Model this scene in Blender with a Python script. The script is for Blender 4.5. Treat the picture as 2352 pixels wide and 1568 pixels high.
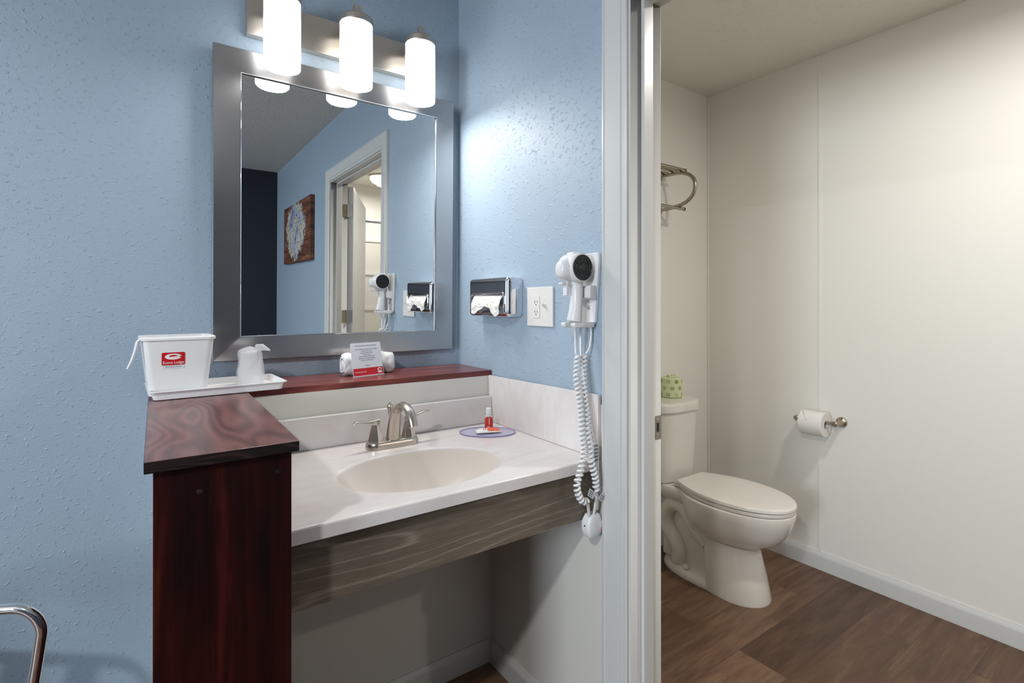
import bpy, bmesh, math, random
from mathutils import Vector, Matrix, noise

for o in list(bpy.data.objects):
    bpy.data.objects.remove(o)
S = bpy.context.scene
COL = S.collection
random.seed(7)
PI = math.pi

# ------------------------------------------------------------------ camera
cd = bpy.data.cameras.new('camera')
cam = bpy.data.objects.new('camera', cd)
COL.objects.link(cam)
cam.location = (-0.9966, -1.803, 1.27)
cam.rotation_euler = (math.radians(90.12), 0, math.radians(-34.8625))
cd.sensor_width = 36.0
cd.lens = 1178.06 / 2352 * 36.0
cd.shift_y = -86.95 / 2352
cd.clip_start = 0.02
S.camera = cam

# ------------------------------------------------------------------ world, exposure
w = bpy.data.worlds.new('world')
S.world = w
w.use_nodes = True
w.node_tree.nodes['Background'].inputs[0].default_value = (0.75, 0.85, 1.0, 1)
w.node_tree.nodes['Background'].inputs[1].default_value = 0.3
S.view_settings.view_transform = 'Standard'
S.view_settings.look = 'None'
S.view_settings.gamma = 1
S.view_settings.use_curve_mapping = False
S.view_settings.exposure = 0.0


def area(name, loc, rot, sx, sy, power, col=(1, 1, 1), spread=None):
    l = bpy.data.lights.new(name, 'AREA')
    l.shape = 'RECTANGLE'
    l.size, l.size_y = sx, sy
    l.energy = power
    l.color = col
    if spread:
        l.spread = math.radians(spread)
    o = bpy.data.objects.new(name, l)
    o.location = loc
    o.rotation_euler = rot
    COL.objects.link(o)
    return o


# daylight through the bedroom window (in the left wall)
P_WINDOW = 80.0
area('window_daylight', (-4.13, -2.06, 1.45), (0, math.radians(-90), 0), 1.1, 0.8, P_WINDOW, (0.77, 0.885, 1.0))
P_BULB = 2.4       # light out of the open bottom of each vanity shade
E_SHADE = 5.5      # glow of the opal shades
P_BATH = 14.5      # bathroom ceiling lamp
P_TUB = 12.0       # lamp over the tub
P_ROOM = 38.0      # added fill lamp on the bedroom ceiling, out of view


# ------------------------------------------------------------------ materials
def lin(r, g, b):
    f = lambda c: (c / 255 / 12.92) if c / 255 <= 0.04045 else ((c / 255 + 0.055) / 1.055) ** 2.4
    return (f(r), f(g), f(b), 1)


def new_mat(name, col, rough=0.5, metal=0.0, spec=0.5, coat=0.0):
    m = bpy.data.materials.new(name)
    m.use_nodes = True
    b = m.node_tree.nodes['Principled BSDF']
    b.inputs['Base Color'].default_value = col
    b.inputs['Roughness'].default_value = rough
    b.inputs['Metallic'].default_value = metal
    b.inputs['Specular IOR Level'].default_value = spec
    b.inputs['Coat Weight'].default_value = coat
    return m


def N(m, t, **kw):
    n = m.node_tree.nodes.new(t)
    for k, v in kw.items():
        setattr(n, k, v)
    return n


def L(m, a, b):
    m.node_tree.links.new(a, b)


def bsdf(m):
    return m.node_tree.nodes['Principled BSDF']


def obj_coord(m, scale=(1, 1, 1), rot=(0, 0, 0)):
    tc = N(m, 'ShaderNodeTexCoord')
    mp = N(m, 'ShaderNodeMapping')
    mp.inputs['Scale'].default_value = scale
    mp.inputs['Rotation'].default_value = rot
    L(m, tc.outputs['Object'], mp.inputs['Vector'])
    return mp.outputs['Vector']


def noise_tex(m, vec, scale, detail=4, rough=0.55, dist=0.0):
    n = N(m, 'ShaderNodeTexNoise')
    n.inputs['Scale'].default_value = scale
    n.inputs['Detail'].default_value = detail
    n.inputs['Roughness'].default_value = rough
    n.inputs['Distortion'].default_value = dist
    L(m, vec, n.inputs['Vector'])
    return n.outputs['Fac']


def ramp(m, fac, stops):
    r = N(m, 'ShaderNodeValToRGB')
    els = r.color_ramp.elements
    while len(els) < len(stops):
        els.new(0.5)
    for e, (p, c) in zip(els, stops):
        e.position = p
        e.color = c
    L(m, fac, r.inputs['Fac'])
    return r.outputs['Color']


def bump(m, h, strength=0.3, dist=0.002, prev=None):
    b = N(m, 'ShaderNodeBump')
    b.inputs['Strength'].default_value = strength
    b.inputs['Distance'].default_value = dist
    L(m, h, b.inputs['Height'])
    if prev is not None:
        L(m, prev, b.inputs['Normal'])
    L(m, b.outputs['Normal'], bsdf(m).inputs['Normal'])
    return b.outputs['Normal']


def mathn(m, op, a, b=None, c=None):
    n = N(m, 'ShaderNodeMath', operation=op)
    for i, v in enumerate((a, b, c)):
        if v is None:
            continue
        if isinstance(v, (int, float)):
            n.inputs[i].default_value = v
        else:
            L(m, v, n.inputs[i])
    return n.outputs[0]


def mixc(m, fac, a, b, mode='MIX'):
    n = N(m, 'ShaderNodeMix', data_type='RGBA', blend_type=mode)
    for i, v in ((0, fac), (6, a), (7, b)):
        if isinstance(v, (int, float, tuple)):
            n.inputs[i].default_value = v
        else:
            L(m, v, n.inputs[i])
    return n.outputs[2]


def splatter_paint(name, col, rough, sc, strength, spec=0.5, dist=0.004, thr=0.56):
    """painted drywall with a knocked-down splatter texture"""
    m = new_mat(name, col, rough, spec=spec)
    v = obj_coord(m)
    big = noise_tex(m, obj_coord(m, (1, 0.75, 1.3), (0, math.radians(-32), 0)), sc, 3, 0.5, 0.35)
    blobs = ramp(m, big, [(thr, (0, 0, 0, 1)), (thr + 0.13, (1, 1, 1, 1))])
    fine = noise_tex(m, v, sc * 3.2, 3, 0.6, 0.2)
    h = mathn(m, 'ADD', blobs, mathn(m, 'MULTIPLY', fine, 0.6))
    bump(m, h, strength, dist)
    return m


M = {}
M['blue'] = splatter_paint('blue wall paint', (0.325, 0.41, 0.495, 1), 0.42, 78, 0.6, 0.45, dist=0.0026, thr=0.595)
M['ceiling'] = splatter_paint('white ceiling texture', (0.60, 0.58, 0.54, 1), 0.7, 60, 0.5, 0.3)
M['bath_ceiling'] = splatter_paint('cream ceiling texture', (0.79, 0.77, 0.70, 1), 0.7, 60, 0.55, 0.3, thr=0.6)
M['navy'] = new_mat('navy accent wall', (0.012, 0.014, 0.024, 1), 0.6)
M['panel'] = new_mat('cream wall panel', (0.775, 0.755, 0.70, 1), 0.42, spec=0.4)
v = obj_coord(M['panel'])
bump(M['panel'], noise_tex(M['panel'], v, 420, 2), 0.10, 0.001)
M['white_panel'] = new_mat('white wall panel', (0.66, 0.63, 0.575, 1), 0.4, spec=0.4)
M['trim'] = new_mat('white gloss trim paint', (0.60, 0.595, 0.575, 1), 0.33)
v = obj_coord(M['trim'], (60, 60, 2))
bump(M['trim'], noise_tex(M['trim'], v, 3, 3), 0.08, 0.001)
M['bedroom_wall'] = new_mat('bedroom wall paint', (0.315, 0.405, 0.495, 1), 0.6)


def contour(m, vec, sc, k, detail=1.5, dist=0.3):
    """growth rings: contour lines of a smooth stretched noise field"""
    n = noise_tex(m, vec, sc, detail, 0.4, dist)
    return mathn(m, 'PINGPONG', mathn(m, 'MULTIPLY', n, k), 1.0)


def wood(name, dark, mid, light, scale, k, rough, coat=0.0, fine_scale=(10, 10, 10), rot=(0, 0, 0), bumpy=0.1, w=(0.45, 0.35, 0.25), lines=False):
    m = new_mat(name, mid, rough, coat=coat, spec=0.4)
    bsdf(m).inputs['Coat Roughness'].default_value = 0.15
    ringf = contour(m, obj_coord(m, scale, rot), 1.0, k)
    if lines:
        ringf = ramp(m, ringf, [(0.0, (1, 1, 1, 1)), (0.16, (0.2, 0.2, 0.2, 1)), (1.0, (0.0, 0.0, 0.0, 1))])
    fine = noise_tex(m, obj_coord(m, fine_scale, rot), 3.0, 4, 0.65)
    big = noise_tex(m, obj_coord(m, (scale[0] * 1.3, scale[1] * 1.3, scale[2] * 1.3), rot), 1.0, 3, 0.5)
    f = mathn(m, 'ADD', mathn(m, 'MULTIPLY', ringf, w[0]), mathn(m, 'MULTIPLY', fine, w[1]))
    f = mathn(m, 'ADD', f, mathn(m, 'MULTIPLY', big, w[2]))
    L(m, ramp(m, f, [(0.22, dark), (0.5, mid), (0.8, light)]), bsdf(m).inputs['Base Color'])
    bump(m, f, bumpy, 0.001)
    return m


M['cherry_top_sheen'] = wood('cherry stained board with painted sheen', (0.07, 0.021, 0.018, 1), (0.125, 0.040, 0.035, 1), (0.205, 0.082, 0.07, 1),
                       (9, 1.7, 9), 30, 0.36, coat=0.3, fine_scale=(60, 5, 60), bumpy=0.12, w=(0.42, 0.36, 0.22))  # cap top: pinkish reflection of the pale wall is lightened into the stain colour
M['cherry_edge'] = wood('cherry end grain', (0.003, 0.0012, 0.001, 1), (0.008, 0.0024, 0.002, 1), (0.028, 0.012, 0.011, 1),
                        (5, 2, 16), 34, 0.5, fine_scale=(20, 20, 60), bumpy=0.25, w=(0.55, 0.25, 0.2))
M['cherry_shelf'] = wood('cherry shelf board', (0.08, 0.013, 0.010, 1), (0.165, 0.030, 0.023, 1), (0.25, 0.062, 0.045, 1),
                         (1.6, 9, 9), 12, 0.3, coat=0.25, fine_scale=(4, 60, 60), bumpy=0.08)

# dark column board: vertical streaks
m = M['cherry_dark'] = new_mat('dark stained column wood', (0.02, 0.004, 0.003, 1), 0.55, spec=0.15)
v = obj_coord(m, (16, 16, 1.3))
n1 = noise_tex(m, v, 1.4, 4, 0.6, 0.6)
n2 = noise_tex(m, obj_coord(m, (70, 70, 2.5)), 2.0, 3, 0.6)
f = mathn(m, 'ADD', mathn(m, 'MULTIPLY', n1, 0.75), mathn(m, 'MULTIPLY', n2, 0.3))
L(m, ramp(m, f, [(0.36, (0.004, 0.0006, 0.0006, 1)), (0.56, (0.019, 0.0018, 0.0013, 1)), (0.78, (0.062, 0.008, 0.0045, 1))]),
  bsdf(m).inputs['Base Color'])
bump(m, n2, 0.1, 0.001)

# grey oak laminate
M['grey_oak'] = wood('grey oak laminate', (0.085, 0.068, 0.050, 1), (0.150, 0.122, 0.092, 1), (0.30, 0.262, 0.21, 1),
                     (0.75, 2, 7.5), 26, 0.45, fine_scale=(5, 40, 120), bumpy=0.1, w=(0.26, 0.55, 0.3), lines=True)

# vinyl plank floor
m = M['floor'] = new_mat('walnut vinyl plank', (0.1, 0.06, 0.04, 1), 0.42, spec=0.35)
v = obj_coord(m)
br = N(m, 'ShaderNodeTexBrick')
br.offset = 0.42
br.inputs['Color1'].default_value = (0.0, 0.0, 0.0, 1)
br.inputs['Color2'].default_value = (1, 1, 1, 1)
br.inputs['Mortar'].default_value = (0.5, 0.5, 0.5, 1)
br.inputs['Scale'].default_value = 1
br.inputs['Mortar Size'].default_value = 0.0012
br.inputs['Mortar Smooth'].default_value = 0.3
br.inputs['Brick Width'].default_value = 0.95
br.inputs['Row Height'].default_value = 0.175
mp2 = N(m, 'ShaderNodeMapping')
mp2.inputs['Location'].default_value = (0.18, 0.03, 0)
L(m, v, mp2.inputs['Vector'])
L(m, mp2.outputs['Vector'], br.inputs['Vector'])
sx = N(m, 'ShaderNodeSeparateColor')
L(m, br.outputs['Color'], sx.inputs[0])
cv = N(m, 'ShaderNodeCombineXYZ')
L(m, mathn(m, 'MULTIPLY', sx.outputs[0], 9.0), cv.inputs[0])
L(m, mathn(m, 'MULTIPLY', sx.outputs[0], 5.0), cv.inputs[1])
va = N(m, 'ShaderNodeVectorMath', operation='ADD')
L(m, obj_coord(m, (1.6, 13, 1)), va.inputs[0])
L(m, cv.outputs[0], va.inputs[1])
g1 = noise_tex(m, va.outputs[0], 1.7, 6, 0.65, 0.9)
g2 = noise_tex(m, obj_coord(m, (4, 110, 1)), 3.0, 5, 0.75)
g3 = noise_tex(m, obj_coord(m, (2.5, 5, 1)), 1.3, 3, 0.6)
f = mathn(m, 'ADD', mathn(m, 'MULTIPLY', g1, 0.6), mathn(m, 'MULTIPLY', g2, 0.32))
f = mathn(m, 'ADD', f, mathn(m, 'MULTIPLY', sx.outputs[0], 0.24))
base = ramp(m, f, [(0.41, (0.048, 0.022, 0.014, 1)), (0.58, (0.115, 0.060, 0.040, 1)), (0.80, (0.26, 0.158, 0.098, 1))])
warm = mixc(m, mathn(m, 'MULTIPLY', g3, 0.5), base, (0.13, 0.082, 0.042, 1))
fin = mixc(m, mathn(m, 'MULTIPLY', br.outputs['Fac'], 0.6), warm, (0.03, 0.016, 0.01, 1))
L(m, fin, bsdf(m).inputs['Base Color'])
bump(m, f, 0.12, 0.001)

M['marble'] = new_mat('cultured marble', (0.74, 0.70, 0.675, 1), 0.16, spec=0.5)
m = M['marble']
c = ramp(m, noise_tex(m, obj_coord(m, (3, 9, 3)), 1.6, 5, 0.6, 1.5), [(0.35, (0.66, 0.605, 0.585, 1)), (0.6, (0.70, 0.665, 0.65, 1))])
L(m, c, bsdf(m).inputs['Base Color'])
M['basin'] = new_mat('cultured marble basin', (0.64, 0.585, 0.53, 1), 0.24)
M['porcelain'] = new_mat('bone porcelain', (0.73, 0.70, 0.64, 1), 0.12, coat=0.3)
M['seat'] = new_mat('bone plastic seat', (0.75, 0.72, 0.665, 1), 0.25)
M['nickel'] = new_mat('brushed nickel', (0.56, 0.50, 0.44, 1), 0.27, metal=1)
M['bronze_nickel'] = new_mat('satin nickel', (0.42, 0.37, 0.30, 1), 0.25, metal=1)
M['chrome'] = new_mat('polished chrome', (0.82, 0.82, 0.84, 1), 0.06, metal=1)
M['steel_plate'] = new_mat('satin steel', (0.50, 0.48, 0.46, 1), 0.3, metal=1)
m = M['brushed'] = new_mat('brushed steel frame', (0.50, 0.49, 0.49, 1), 0.24, metal=1)
bsdf(m).inputs['Anisotropic'].default_value = 0.6
M['lamp_metal'] = new_mat('brushed nickel lamp plate', (0.62, 0.57, 0.51, 1), 0.3, metal=1)
bsdf(M['lamp_metal']).inputs['Anisotropic'].default_value = 0.5
M['mirror'] = new_mat('mirror silvering', (0.80, 0.82, 0.82, 1), 0.0, metal=1)
M['white_plastic'] = new_mat('white plastic', (0.78, 0.775, 0.77, 1), 0.3)
M['grey_plastic'] = new_mat('white bucket plastic', (0.74, 0.73, 0.72, 1), 0.45)
M['dryer'] = new_mat('white dryer plastic', (0.74, 0.735, 0.735, 1), 0.28)
M['ivory'] = new_mat('ivory plate plastic', (0.70, 0.665, 0.63, 1), 0.35)
M['black'] = new_mat('black plastic', (0.012, 0.012, 0.013, 1), 0.35)
M['dark'] = new_mat('dark slot', (0.02, 0.018, 0.016, 1), 0.6)
M['rubber'] = new_mat('dark rubber cap', (0.02, 0.018, 0.014, 1), 0.5)
M['red'] = new_mat('red print', lin(190, 18, 30), 0.4)
M['red_bottle'] = new_mat('red bottle label', lin(190, 50, 42), 0.35)
M['orange'] = new_mat('orange print', lin(222, 92, 55), 0.4)
M['ink'] = new_mat('grey ink', (0.14, 0.15, 0.17, 1), 0.6)
M['ink_white'] = new_mat('white ink', (0.85, 0.80, 0.78, 1), 0.5)
M['card'] = new_mat('white card', (0.66, 0.68, 0.71, 1), 0.35)
M['paper'] = new_mat('white tissue paper', (0.74, 0.715, 0.68, 1), 0.9, spec=0.1)
M['soap_wrap'] = new_mat('white soap wrapper', (0.78, 0.77, 0.74, 1), 0.3)
m = M['towel'] = new_mat('white terry towel', (0.78, 0.77, 0.765, 1), 0.95, spec=0.1)
bump(m, noise_tex(m, obj_coord(m), 700, 2), 0.7, 0.003)
m = M['acrylic'] = new_mat('clear acrylic', (0.62, 0.60, 0.86, 1), 0.05)
bsdf(m).inputs['Alpha'].default_value = 0.32
m = M['acrylic_edge'] = new_mat('tinted acrylic edge', (0.24, 0.22, 0.45, 1), 0.1)
m = M['film'] = new_mat('clear plastic film', (0.86, 0.86, 0.88, 1), 0.2)
bsdf(m).inputs['Alpha'].default_value = 0.42
m = M['clear_bottle'] = new_mat('clear bottle plastic', (0.80, 0.79, 0.76, 1), 0.1)
bsdf(m).inputs['Alpha'].default_value = 0.5

# green wrapper with printed squares
m = M['wrapper'] = new_mat('green printed wrapper', lin(205, 212, 168), 0.5)
tc = N(m, 'ShaderNodeTexCoord')
sp = N(m, 'ShaderNodeSeparateXYZ')
L(m, tc.outputs['Object'], sp.inputs[0])
ang = mathn(m, 'ARCTAN2', sp.outputs[1], sp.outputs[0])
u = mathn(m, 'MULTIPLY', ang, 8 / (2 * PI))
vz = mathn(m, 'MULTIPLY', sp.outputs[2], 30.0)
row = mathn(m, 'FLOOR', vz)
u2 = mathn(m, 'ADD', u, mathn(m, 'MULTIPLY', row, 0.5))
fu = mathn(m, 'FRACT', u2)
fv = mathn(m, 'FRACT', vz)
sq = mathn(m, 'MULTIPLY', mathn(m, 'LESS_THAN', mathn(m, 'ABSOLUTE', mathn(m, 'SUBTRACT', fu, 0.5)), 0.24),
           mathn(m, 'LESS_THAN', mathn(m, 'ABSOLUTE', mathn(m, 'SUBTRACT', fv, 0.5)), 0.27))
wn = N(m, 'ShaderNodeTexWhiteNoise', noise_dimensions='2D')
cc = N(m, 'ShaderNodeCombineXYZ')
L(m, mathn(m, 'FLOOR', u2), cc.inputs[0])
L(m, row, cc.inputs[1])
L(m, cc.outputs[0], wn.inputs['Vector'])
sqc = ramp(m, wn.outputs['Value'], [(0.2, lin(130, 148, 86)), (0.8, lin(172, 188, 142))])
L(m, mixc(m, sq, lin(205, 212, 168), sqc), bsdf(m).inputs['Base Color'])


def emit(name, col, strength):
    m = bpy.data.materials.new(name)
    m.use_nodes = True
    b = bsdf(m)
    b.inputs['Base Color'].default_value = (0.8, 0.8, 0.8, 1)
    b.inputs['Emission Color'].default_value = col
    b.inputs['Emission Strength'].default_value = strength
    return m


def shade_mat(name, col):
    """lit opal glass: brightest around the bulb, a little dimmer at the ends"""
    m = emit(name, col, 1.0)
    tc = N(m, 'ShaderNodeTexCoord')
    s = N(m, 'ShaderNodeSeparateXYZ')
    L(m, tc.outputs['Object'], s.inputs[0])
    c = ramp(m, mathn(m, 'MULTIPLY', s.outputs[2], 5.0),
             [(0.0, (0.15, 0.15, 0.15, 1)), (0.12, (0.165, 0.165, 0.165, 1)), (0.5, (1, 1, 1, 1)), (0.88, (0.17, 0.17, 0.17, 1)), (1.0, (0.15, 0.15, 0.15, 1))])
    L(m, mathn(m, 'MULTIPLY', c, E_SHADE), bsdf(m).inputs['Emission Strength'])
    return m


M['shade'] = shade_mat('lit opal glass', (1.0, 0.985, 0.965, 1))
M['shade_warm'] = shade_mat('lit opal glass warm', (1.0, 0.93, 0.83, 1))
M['shade_end'] = emit('lit shade opening', (1.0, 0.99, 0.97, 1), 3.0)
M['dome'] = emit('lit ceiling dome', (1.0, 0.96, 0.89, 1), 5.0)
M['sky_pane'] = emit('daylight behind the pane', (0.86, 0.93, 1.0, 1), 2.5)


# ------------------------------------------------------------------ mesh helpers
class MB:
    def __init__(self):
        self.bm = bmesh.new()

    def _merge(self, bm2, mtx=None):
        if mtx is not None:
            bmesh.ops.transform(bm2, matrix=mtx, verts=bm2.verts)
        me = bpy.data.meshes.new('tmp')
        bm2.to_mesh(me)
        bm2.free()
        self.bm.from_mesh(me)
        bpy.data.meshes.remove(me)
        return self

    def box(self, x0, x1, y0, y1, z0, z1, bev=0.0, seg=2, mtx=None):
        b = bmesh.new()
        bmesh.ops.create_cube(b, size=1)
        for v_ in b.verts:
            v_.co = Vector(((x0 + x1) / 2 + v_.co.x * (x1 - x0), (y0 + y1) / 2 + v_.co.y * (y1 - y0), (z0 + z1) / 2 + v_.co.z * (z1 - z0)))
        if bev:
            bmesh.ops.bevel(b, geom=list(b.edges), offset=bev, segments=seg, profile=0.5, affect='EDGES', clamp_overlap=True)
        return self._merge(b, mtx)

    def loft(self, rings, cap0=True, cap1=True, closed=True, mtx=None):
        b = bmesh.new()
        rs = [[b.verts.new(Vector(p)) for p in r] for r in rings]
        n = len(rs[0])
        for i in range(len(rs) - 1):
            for j in range(n if closed else n - 1):
                k = (j + 1) % n
                b.faces.new((rs[i][j], rs[i][k], rs[i + 1][k], rs[i + 1][j]))
        if cap0:
            b.faces.new(list(reversed(rs[0])))
        if cap1:
            b.faces.new(rs[-1])
        bmesh.ops.recalc_face_normals(b, faces=b.faces)
        return self._merge(b, mtx)

    def lathe(self, prof, c=(0, 0, 0), n=32, mtx=None, sx=1, sy=1, cap0=True, cap1=True):
        rings = [[(c[0] + r * math.cos(2 * PI * i / n) * sx, c[1] + r * math.sin(2 * PI * i / n) * sy, c[2] + z) for i in range(n)] for r, z in prof]
        return self.loft(rings, cap0, cap1, True, mtx)

    def cyl(self, p0, p1, r0, r1=None, n=20, caps=True):
        r1 = r0 if r1 is None else r1
        return self.tube([p0, p1], [r0, r1], n, caps)

    def tube(self, pts, r, n=12, caps=True, up=None, sect=None, closed=False):
        """sweep; r float/list; sect: list of (w,t) half-axes for an oval section"""
        P = [Vector(p) for p in pts]
        k = len(P)
        if not isinstance(r, (list, tuple)):
            r = [r] * k
        T = []
        for i in range(k):
            if closed:
                d = P[(i + 1) % k] - P[i - 1]
            else:
                d = P[min(i + 1, k - 1)] - P[max(i - 1, 0)]
            T.append(d.normalized())
        u_ = Vector(up) if up else (Vector((0, 0, 1)) if abs(T[0].z) < 0.9 else Vector((1, 0, 0)))
        A = (u_ - T[0] * u_.dot(T[0])).normalized()
        rings = []
        for i in range(k):
            A = (A - T[i] * A.dot(T[i])).normalized()
            if up:
                uu = Vector(up)
                A = (uu - T[i] * uu.dot(T[i])).normalized()
            B = T[i].cross(A)
            ra, rb = (r[i], r[i]) if not sect else sect[i]
            rings.append([P[i] + A * (ra * math.cos(2 * PI * j / n)) + B * (rb * math.sin(2 * PI * j / n)) for j in range(n)])
        if closed:
            rings.append(rings[0])
            return self.loft(rings, False, False)
        return self.loft(rings, caps, caps)

    def prism(self, poly, axis, a0, a1, bev=0.0, mtx=None):
        """polygon of 2D points extruded along axis; the 2D order is the two remaining axes in xyz order"""
        def mk(p, a):
            return {'x': (a, p[0], p[1]), 'y': (p[0], a, p[1]), 'z': (p[0], p[1], a)}[axis]
        b = bmesh.new()
        v0 = [b.verts.new(mk(p, a0)) for p in poly]
        v1 = [b.verts.new(mk(p, a1)) for p in poly]
        n = len(poly)
        for i in range(n):
            b.faces.new((v0[i], v0[(i + 1) % n], v1[(i + 1) % n], v1[i]))
        b.faces.new(list(reversed(v0)))
        b.faces.new(v1)
        bmesh.ops.recalc_face_normals(b, faces=b.faces)
        if bev:
            es = [e for e in b.edges if len(e.link_faces) == 2 and e.calc_face_angle(0) > 0.5]
            bmesh.ops.bevel(b, geom=es, offset=bev, segments=2, profile=0.5, affect='EDGES', clamp_overlap=True)
        return self._merge(b, mtx)

    def sphere(self, c, r, n=24, sc=(1, 1, 1)):
        b = bmesh.new()
        bmesh.ops.create_uvsphere(b, u_segments=n, v_segments=n // 2, radius=r)
        for v_ in b.verts:
            v_.co = Vector((c[0] + v_.co.x * sc[0], c[1] + v_.co.y * sc[1], c[2] + v_.co.z * sc[2]))
        return self._merge(b)

    def grid(self, nu, nv, fn, mtx=None):
        b = bmesh.new()
        g = [[b.verts.new(Vector(fn(i / nu, j / nv))) for j in range(nv + 1)] for i in range(nu + 1)]
        for i in range(nu):
            for j in range(nv):
                b.faces.new((g[i][j], g[i + 1][j], g[i + 1][j + 1], g[i][j + 1]))
        return self._merge(b, mtx)

    def move(self, d):
        bmesh.ops.translate(self.bm, verts=self.bm.verts, vec=Vector(d))
        return self

    def build(self, name, mat, parent=None, ang=38, split=None):
        bm = self.bm
        bmesh.ops.remove_doubles(bm, verts=bm.verts, dist=1e-6)
        for f_ in bm.faces:
            f_.smooth = True
        for e in bm.edges:
            if len(e.link_faces) == 2 and e.calc_face_angle(0) > math.radians(ang):
                e.smooth = False
        if parent is not None:
            # parts are written in world coordinates; store them in the frame of their (unrotated) root
            root = parent
            while root.parent:
                root = root.parent
            if not root.get('_local'):
                bmesh.ops.translate(bm, verts=bm.verts, vec=-Vector(root.location))
        me = bpy.data.meshes.new(name)
        bm.normal_update()
        if split:
            for f_ in bm.faces:
                f_.material_index = split(f_)
        bm.to_mesh(me)
        bm.free()
        for mm in (mat if isinstance(mat, (list, tuple)) else [mat]):
            me.materials.append(mm)
        o = bpy.data.objects.new(name, me)
        COL.objects.link(o)
        if ang < 50:
            wn_ = o.modifiers.new('weighted', 'WEIGHTED_NORMAL')
            wn_.keep_sharp = True
        if parent is not None:
            o.parent = parent
        return o


def thing(name, label, cat, loc, rotz=0.0, group=None, local=False):
    o = bpy.data.objects.new(name, None)
    o.empty_display_size = 0.05
    o.location = loc
    o.rotation_euler = (0, 0, rotz)
    COL.objects.link(o)
    o['label'] = label
    o['category'] = cat
    if group:
        o['group'] = group
    if rotz or local:
        o['_local'] = 1
    return o


def tag(o, label, cat, group=None):
    o['label'] = label
    o['category'] = cat
    if group:
        o['group'] = group
    return o


def struct(name, mb, mat, parent=None, **kw):
    o = mb.build(name, mat, parent, **kw)
    if parent is None:
        o['kind'] = 'structure'
    return o


def text_mb(s, size, mtx, extrude=0.0003, align='CENTER'):
    c = bpy.data.curves.new('t', 'FONT')
    c.body = s
    c.size = size
    c.align_x = align
    c.align_y = 'CENTER'
    c.extrude = extrude
    o = bpy.data.objects.new('t', c)
    COL.objects.link(o)
    dg = bpy.context.evaluated_depsgraph_get()
    me = bpy.data.meshes.new_from_object(o.evaluated_get(dg))
    mb = MB()
    mb.bm.from_mesh(me)
    bpy.data.objects.remove(o)
    bpy.data.curves.remove(c)
    bpy.data.meshes.remove(me)
    bmesh.ops.transform(mb.bm, matrix=mtx, verts=mb.bm.verts)
    return mb


def frame_mtx(origin, xdir, ydir):
    x = Vector(xdir).normalized()
    z = x.cross(Vector(ydir)).normalized()
    y = z.cross(x)
    m_ = Matrix((x, y, z)).transposed().to_4x4()
    m_.translation = Vector(origin)
    return m_


def arc(cx, cy, r, a0, a1, n):
    return [(cx + r * math.cos(math.radians(a0 + (a1 - a0) * i / n)), cy + r * math.sin(math.radians(a0 + (a1 - a0) * i / n))) for i in range(n + 1)]


# ================================================================== SETTING
ZC = 2.487      # bedroom / vanity ceiling
ZB = 2.471      # bathroom ceiling
LY = -3.775     # far bedroom wall
LX = -4.2       # left bedroom wall
WT = 0.115      # thickness of the wall with the bathroom door
BX, BY0, BY1 = 1.633, -0.015, -3.75
YN, YF, ZH = -0.885, -1.897, 2.085   # rough door opening

struct('floor', MB().box(LX - 0.1, BX + 0.1, LY - 0.1, 0.1, -0.1, 0), M['floor'])
struct('ceiling', MB().box(LX - 0.1, WT * 0.5, LY - 0.1, 0.1, ZC, ZC + 0.1), M['ceiling'])
struct('ceiling_bathroom', MB().box(WT * 0.5, BX + 0.1, LY - 0.1, 0.1, ZB, ZB + 0.116), M['bath_ceiling'])
struct('wall_back', MB().box(LX - 0.1, 0.0, 0.0, 0.1, 0, ZC), M['blue'])
struct('wall_front', MB().box(LX - 0.1, 0.0, LY - 0.1, LY, 0, ZC), M['navy'])
# left wall with the window opening
wm = MB()
WY0, WY1, WZ0, WZ1 = -2.52, -1.60, 0.85, 2.05
wm.box(LX - 0.1, LX, LY, WY0, 0, ZC).box(LX - 0.1, LX, WY1, 0.0, 0, ZC).box(LX - 0.1, LX, WY0, WY1, 0, WZ0).box(LX - 0.1, LX, WY0, WY1, WZ1, ZC)
struct('wall_left', wm, M['bedroom_wall'])
wr = thing('window_1', '', '', (LX, WY0, WZ0))
del wr['label'], wr['category']
wr['kind'] = 'structure'
f_ = MB()
f_.box(LX - 0.09, LX - 0.02, WY0, WY1, WZ0, WZ0 + 0.05).box(LX - 0.09, LX - 0.02, WY0, WY1, WZ1 - 0.05, WZ1)
f_.box(LX - 0.09, LX - 0.02, WY0, WY0 + 0.05, WZ0, WZ1).box(LX - 0.09, LX - 0.02, WY1 - 0.05, WY1, WZ0, WZ1)
f_.box(LX - 0.085, LX - 0.025, WY0, WY1, 1.43, 1.47)
f_.build('window_frame', M['trim'], wr)
MB().box(LX - 0.062, LX - 0.055, WY0 + 0.04, WY1 - 0.04, WZ0 + 0.04, WZ1 - 0.04).build('window_pane', M['sky_pane'], wr)

# wall with the bathroom door: blue on the bedroom face, cream on the bathroom face
wm = MB()
wm.box(0, WT, YN, 0.1, 0, ZC).box(0, WT, LY, YF, 0, ZC).box(0, WT, YF, YN, ZH, ZC)
struct('wall_right', wm, [M['blue'], M['panel']], split=lambda f: 1 if f.calc_center_median().x > WT * 0.6 else 0)
struct('wall_bathroom_back', MB().box(WT, BX + 0.1, BY0, 0.1, 0, ZB), M['panel'])
struct('wall_bathroom_right', MB().box(BX, BX + 0.1, LY, BY0, 0, ZB), M['panel'])
struct('wall_bathroom_front', MB().box(WT, BX, LY - 0.1, BY1, 0, ZB), M['panel'])
# panel seam and corner beads in the bathroom
struct('trim_1', MB().box(BX - 0.003, BX, -0.629, -0.617, 0.085, ZB, 0.001), M['panel'])
struct('trim_2', MB().box(BX - 0.010, BX, BY0 - 0.010, BY0, 0.085, ZB, 0.002), M['panel'])
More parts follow.
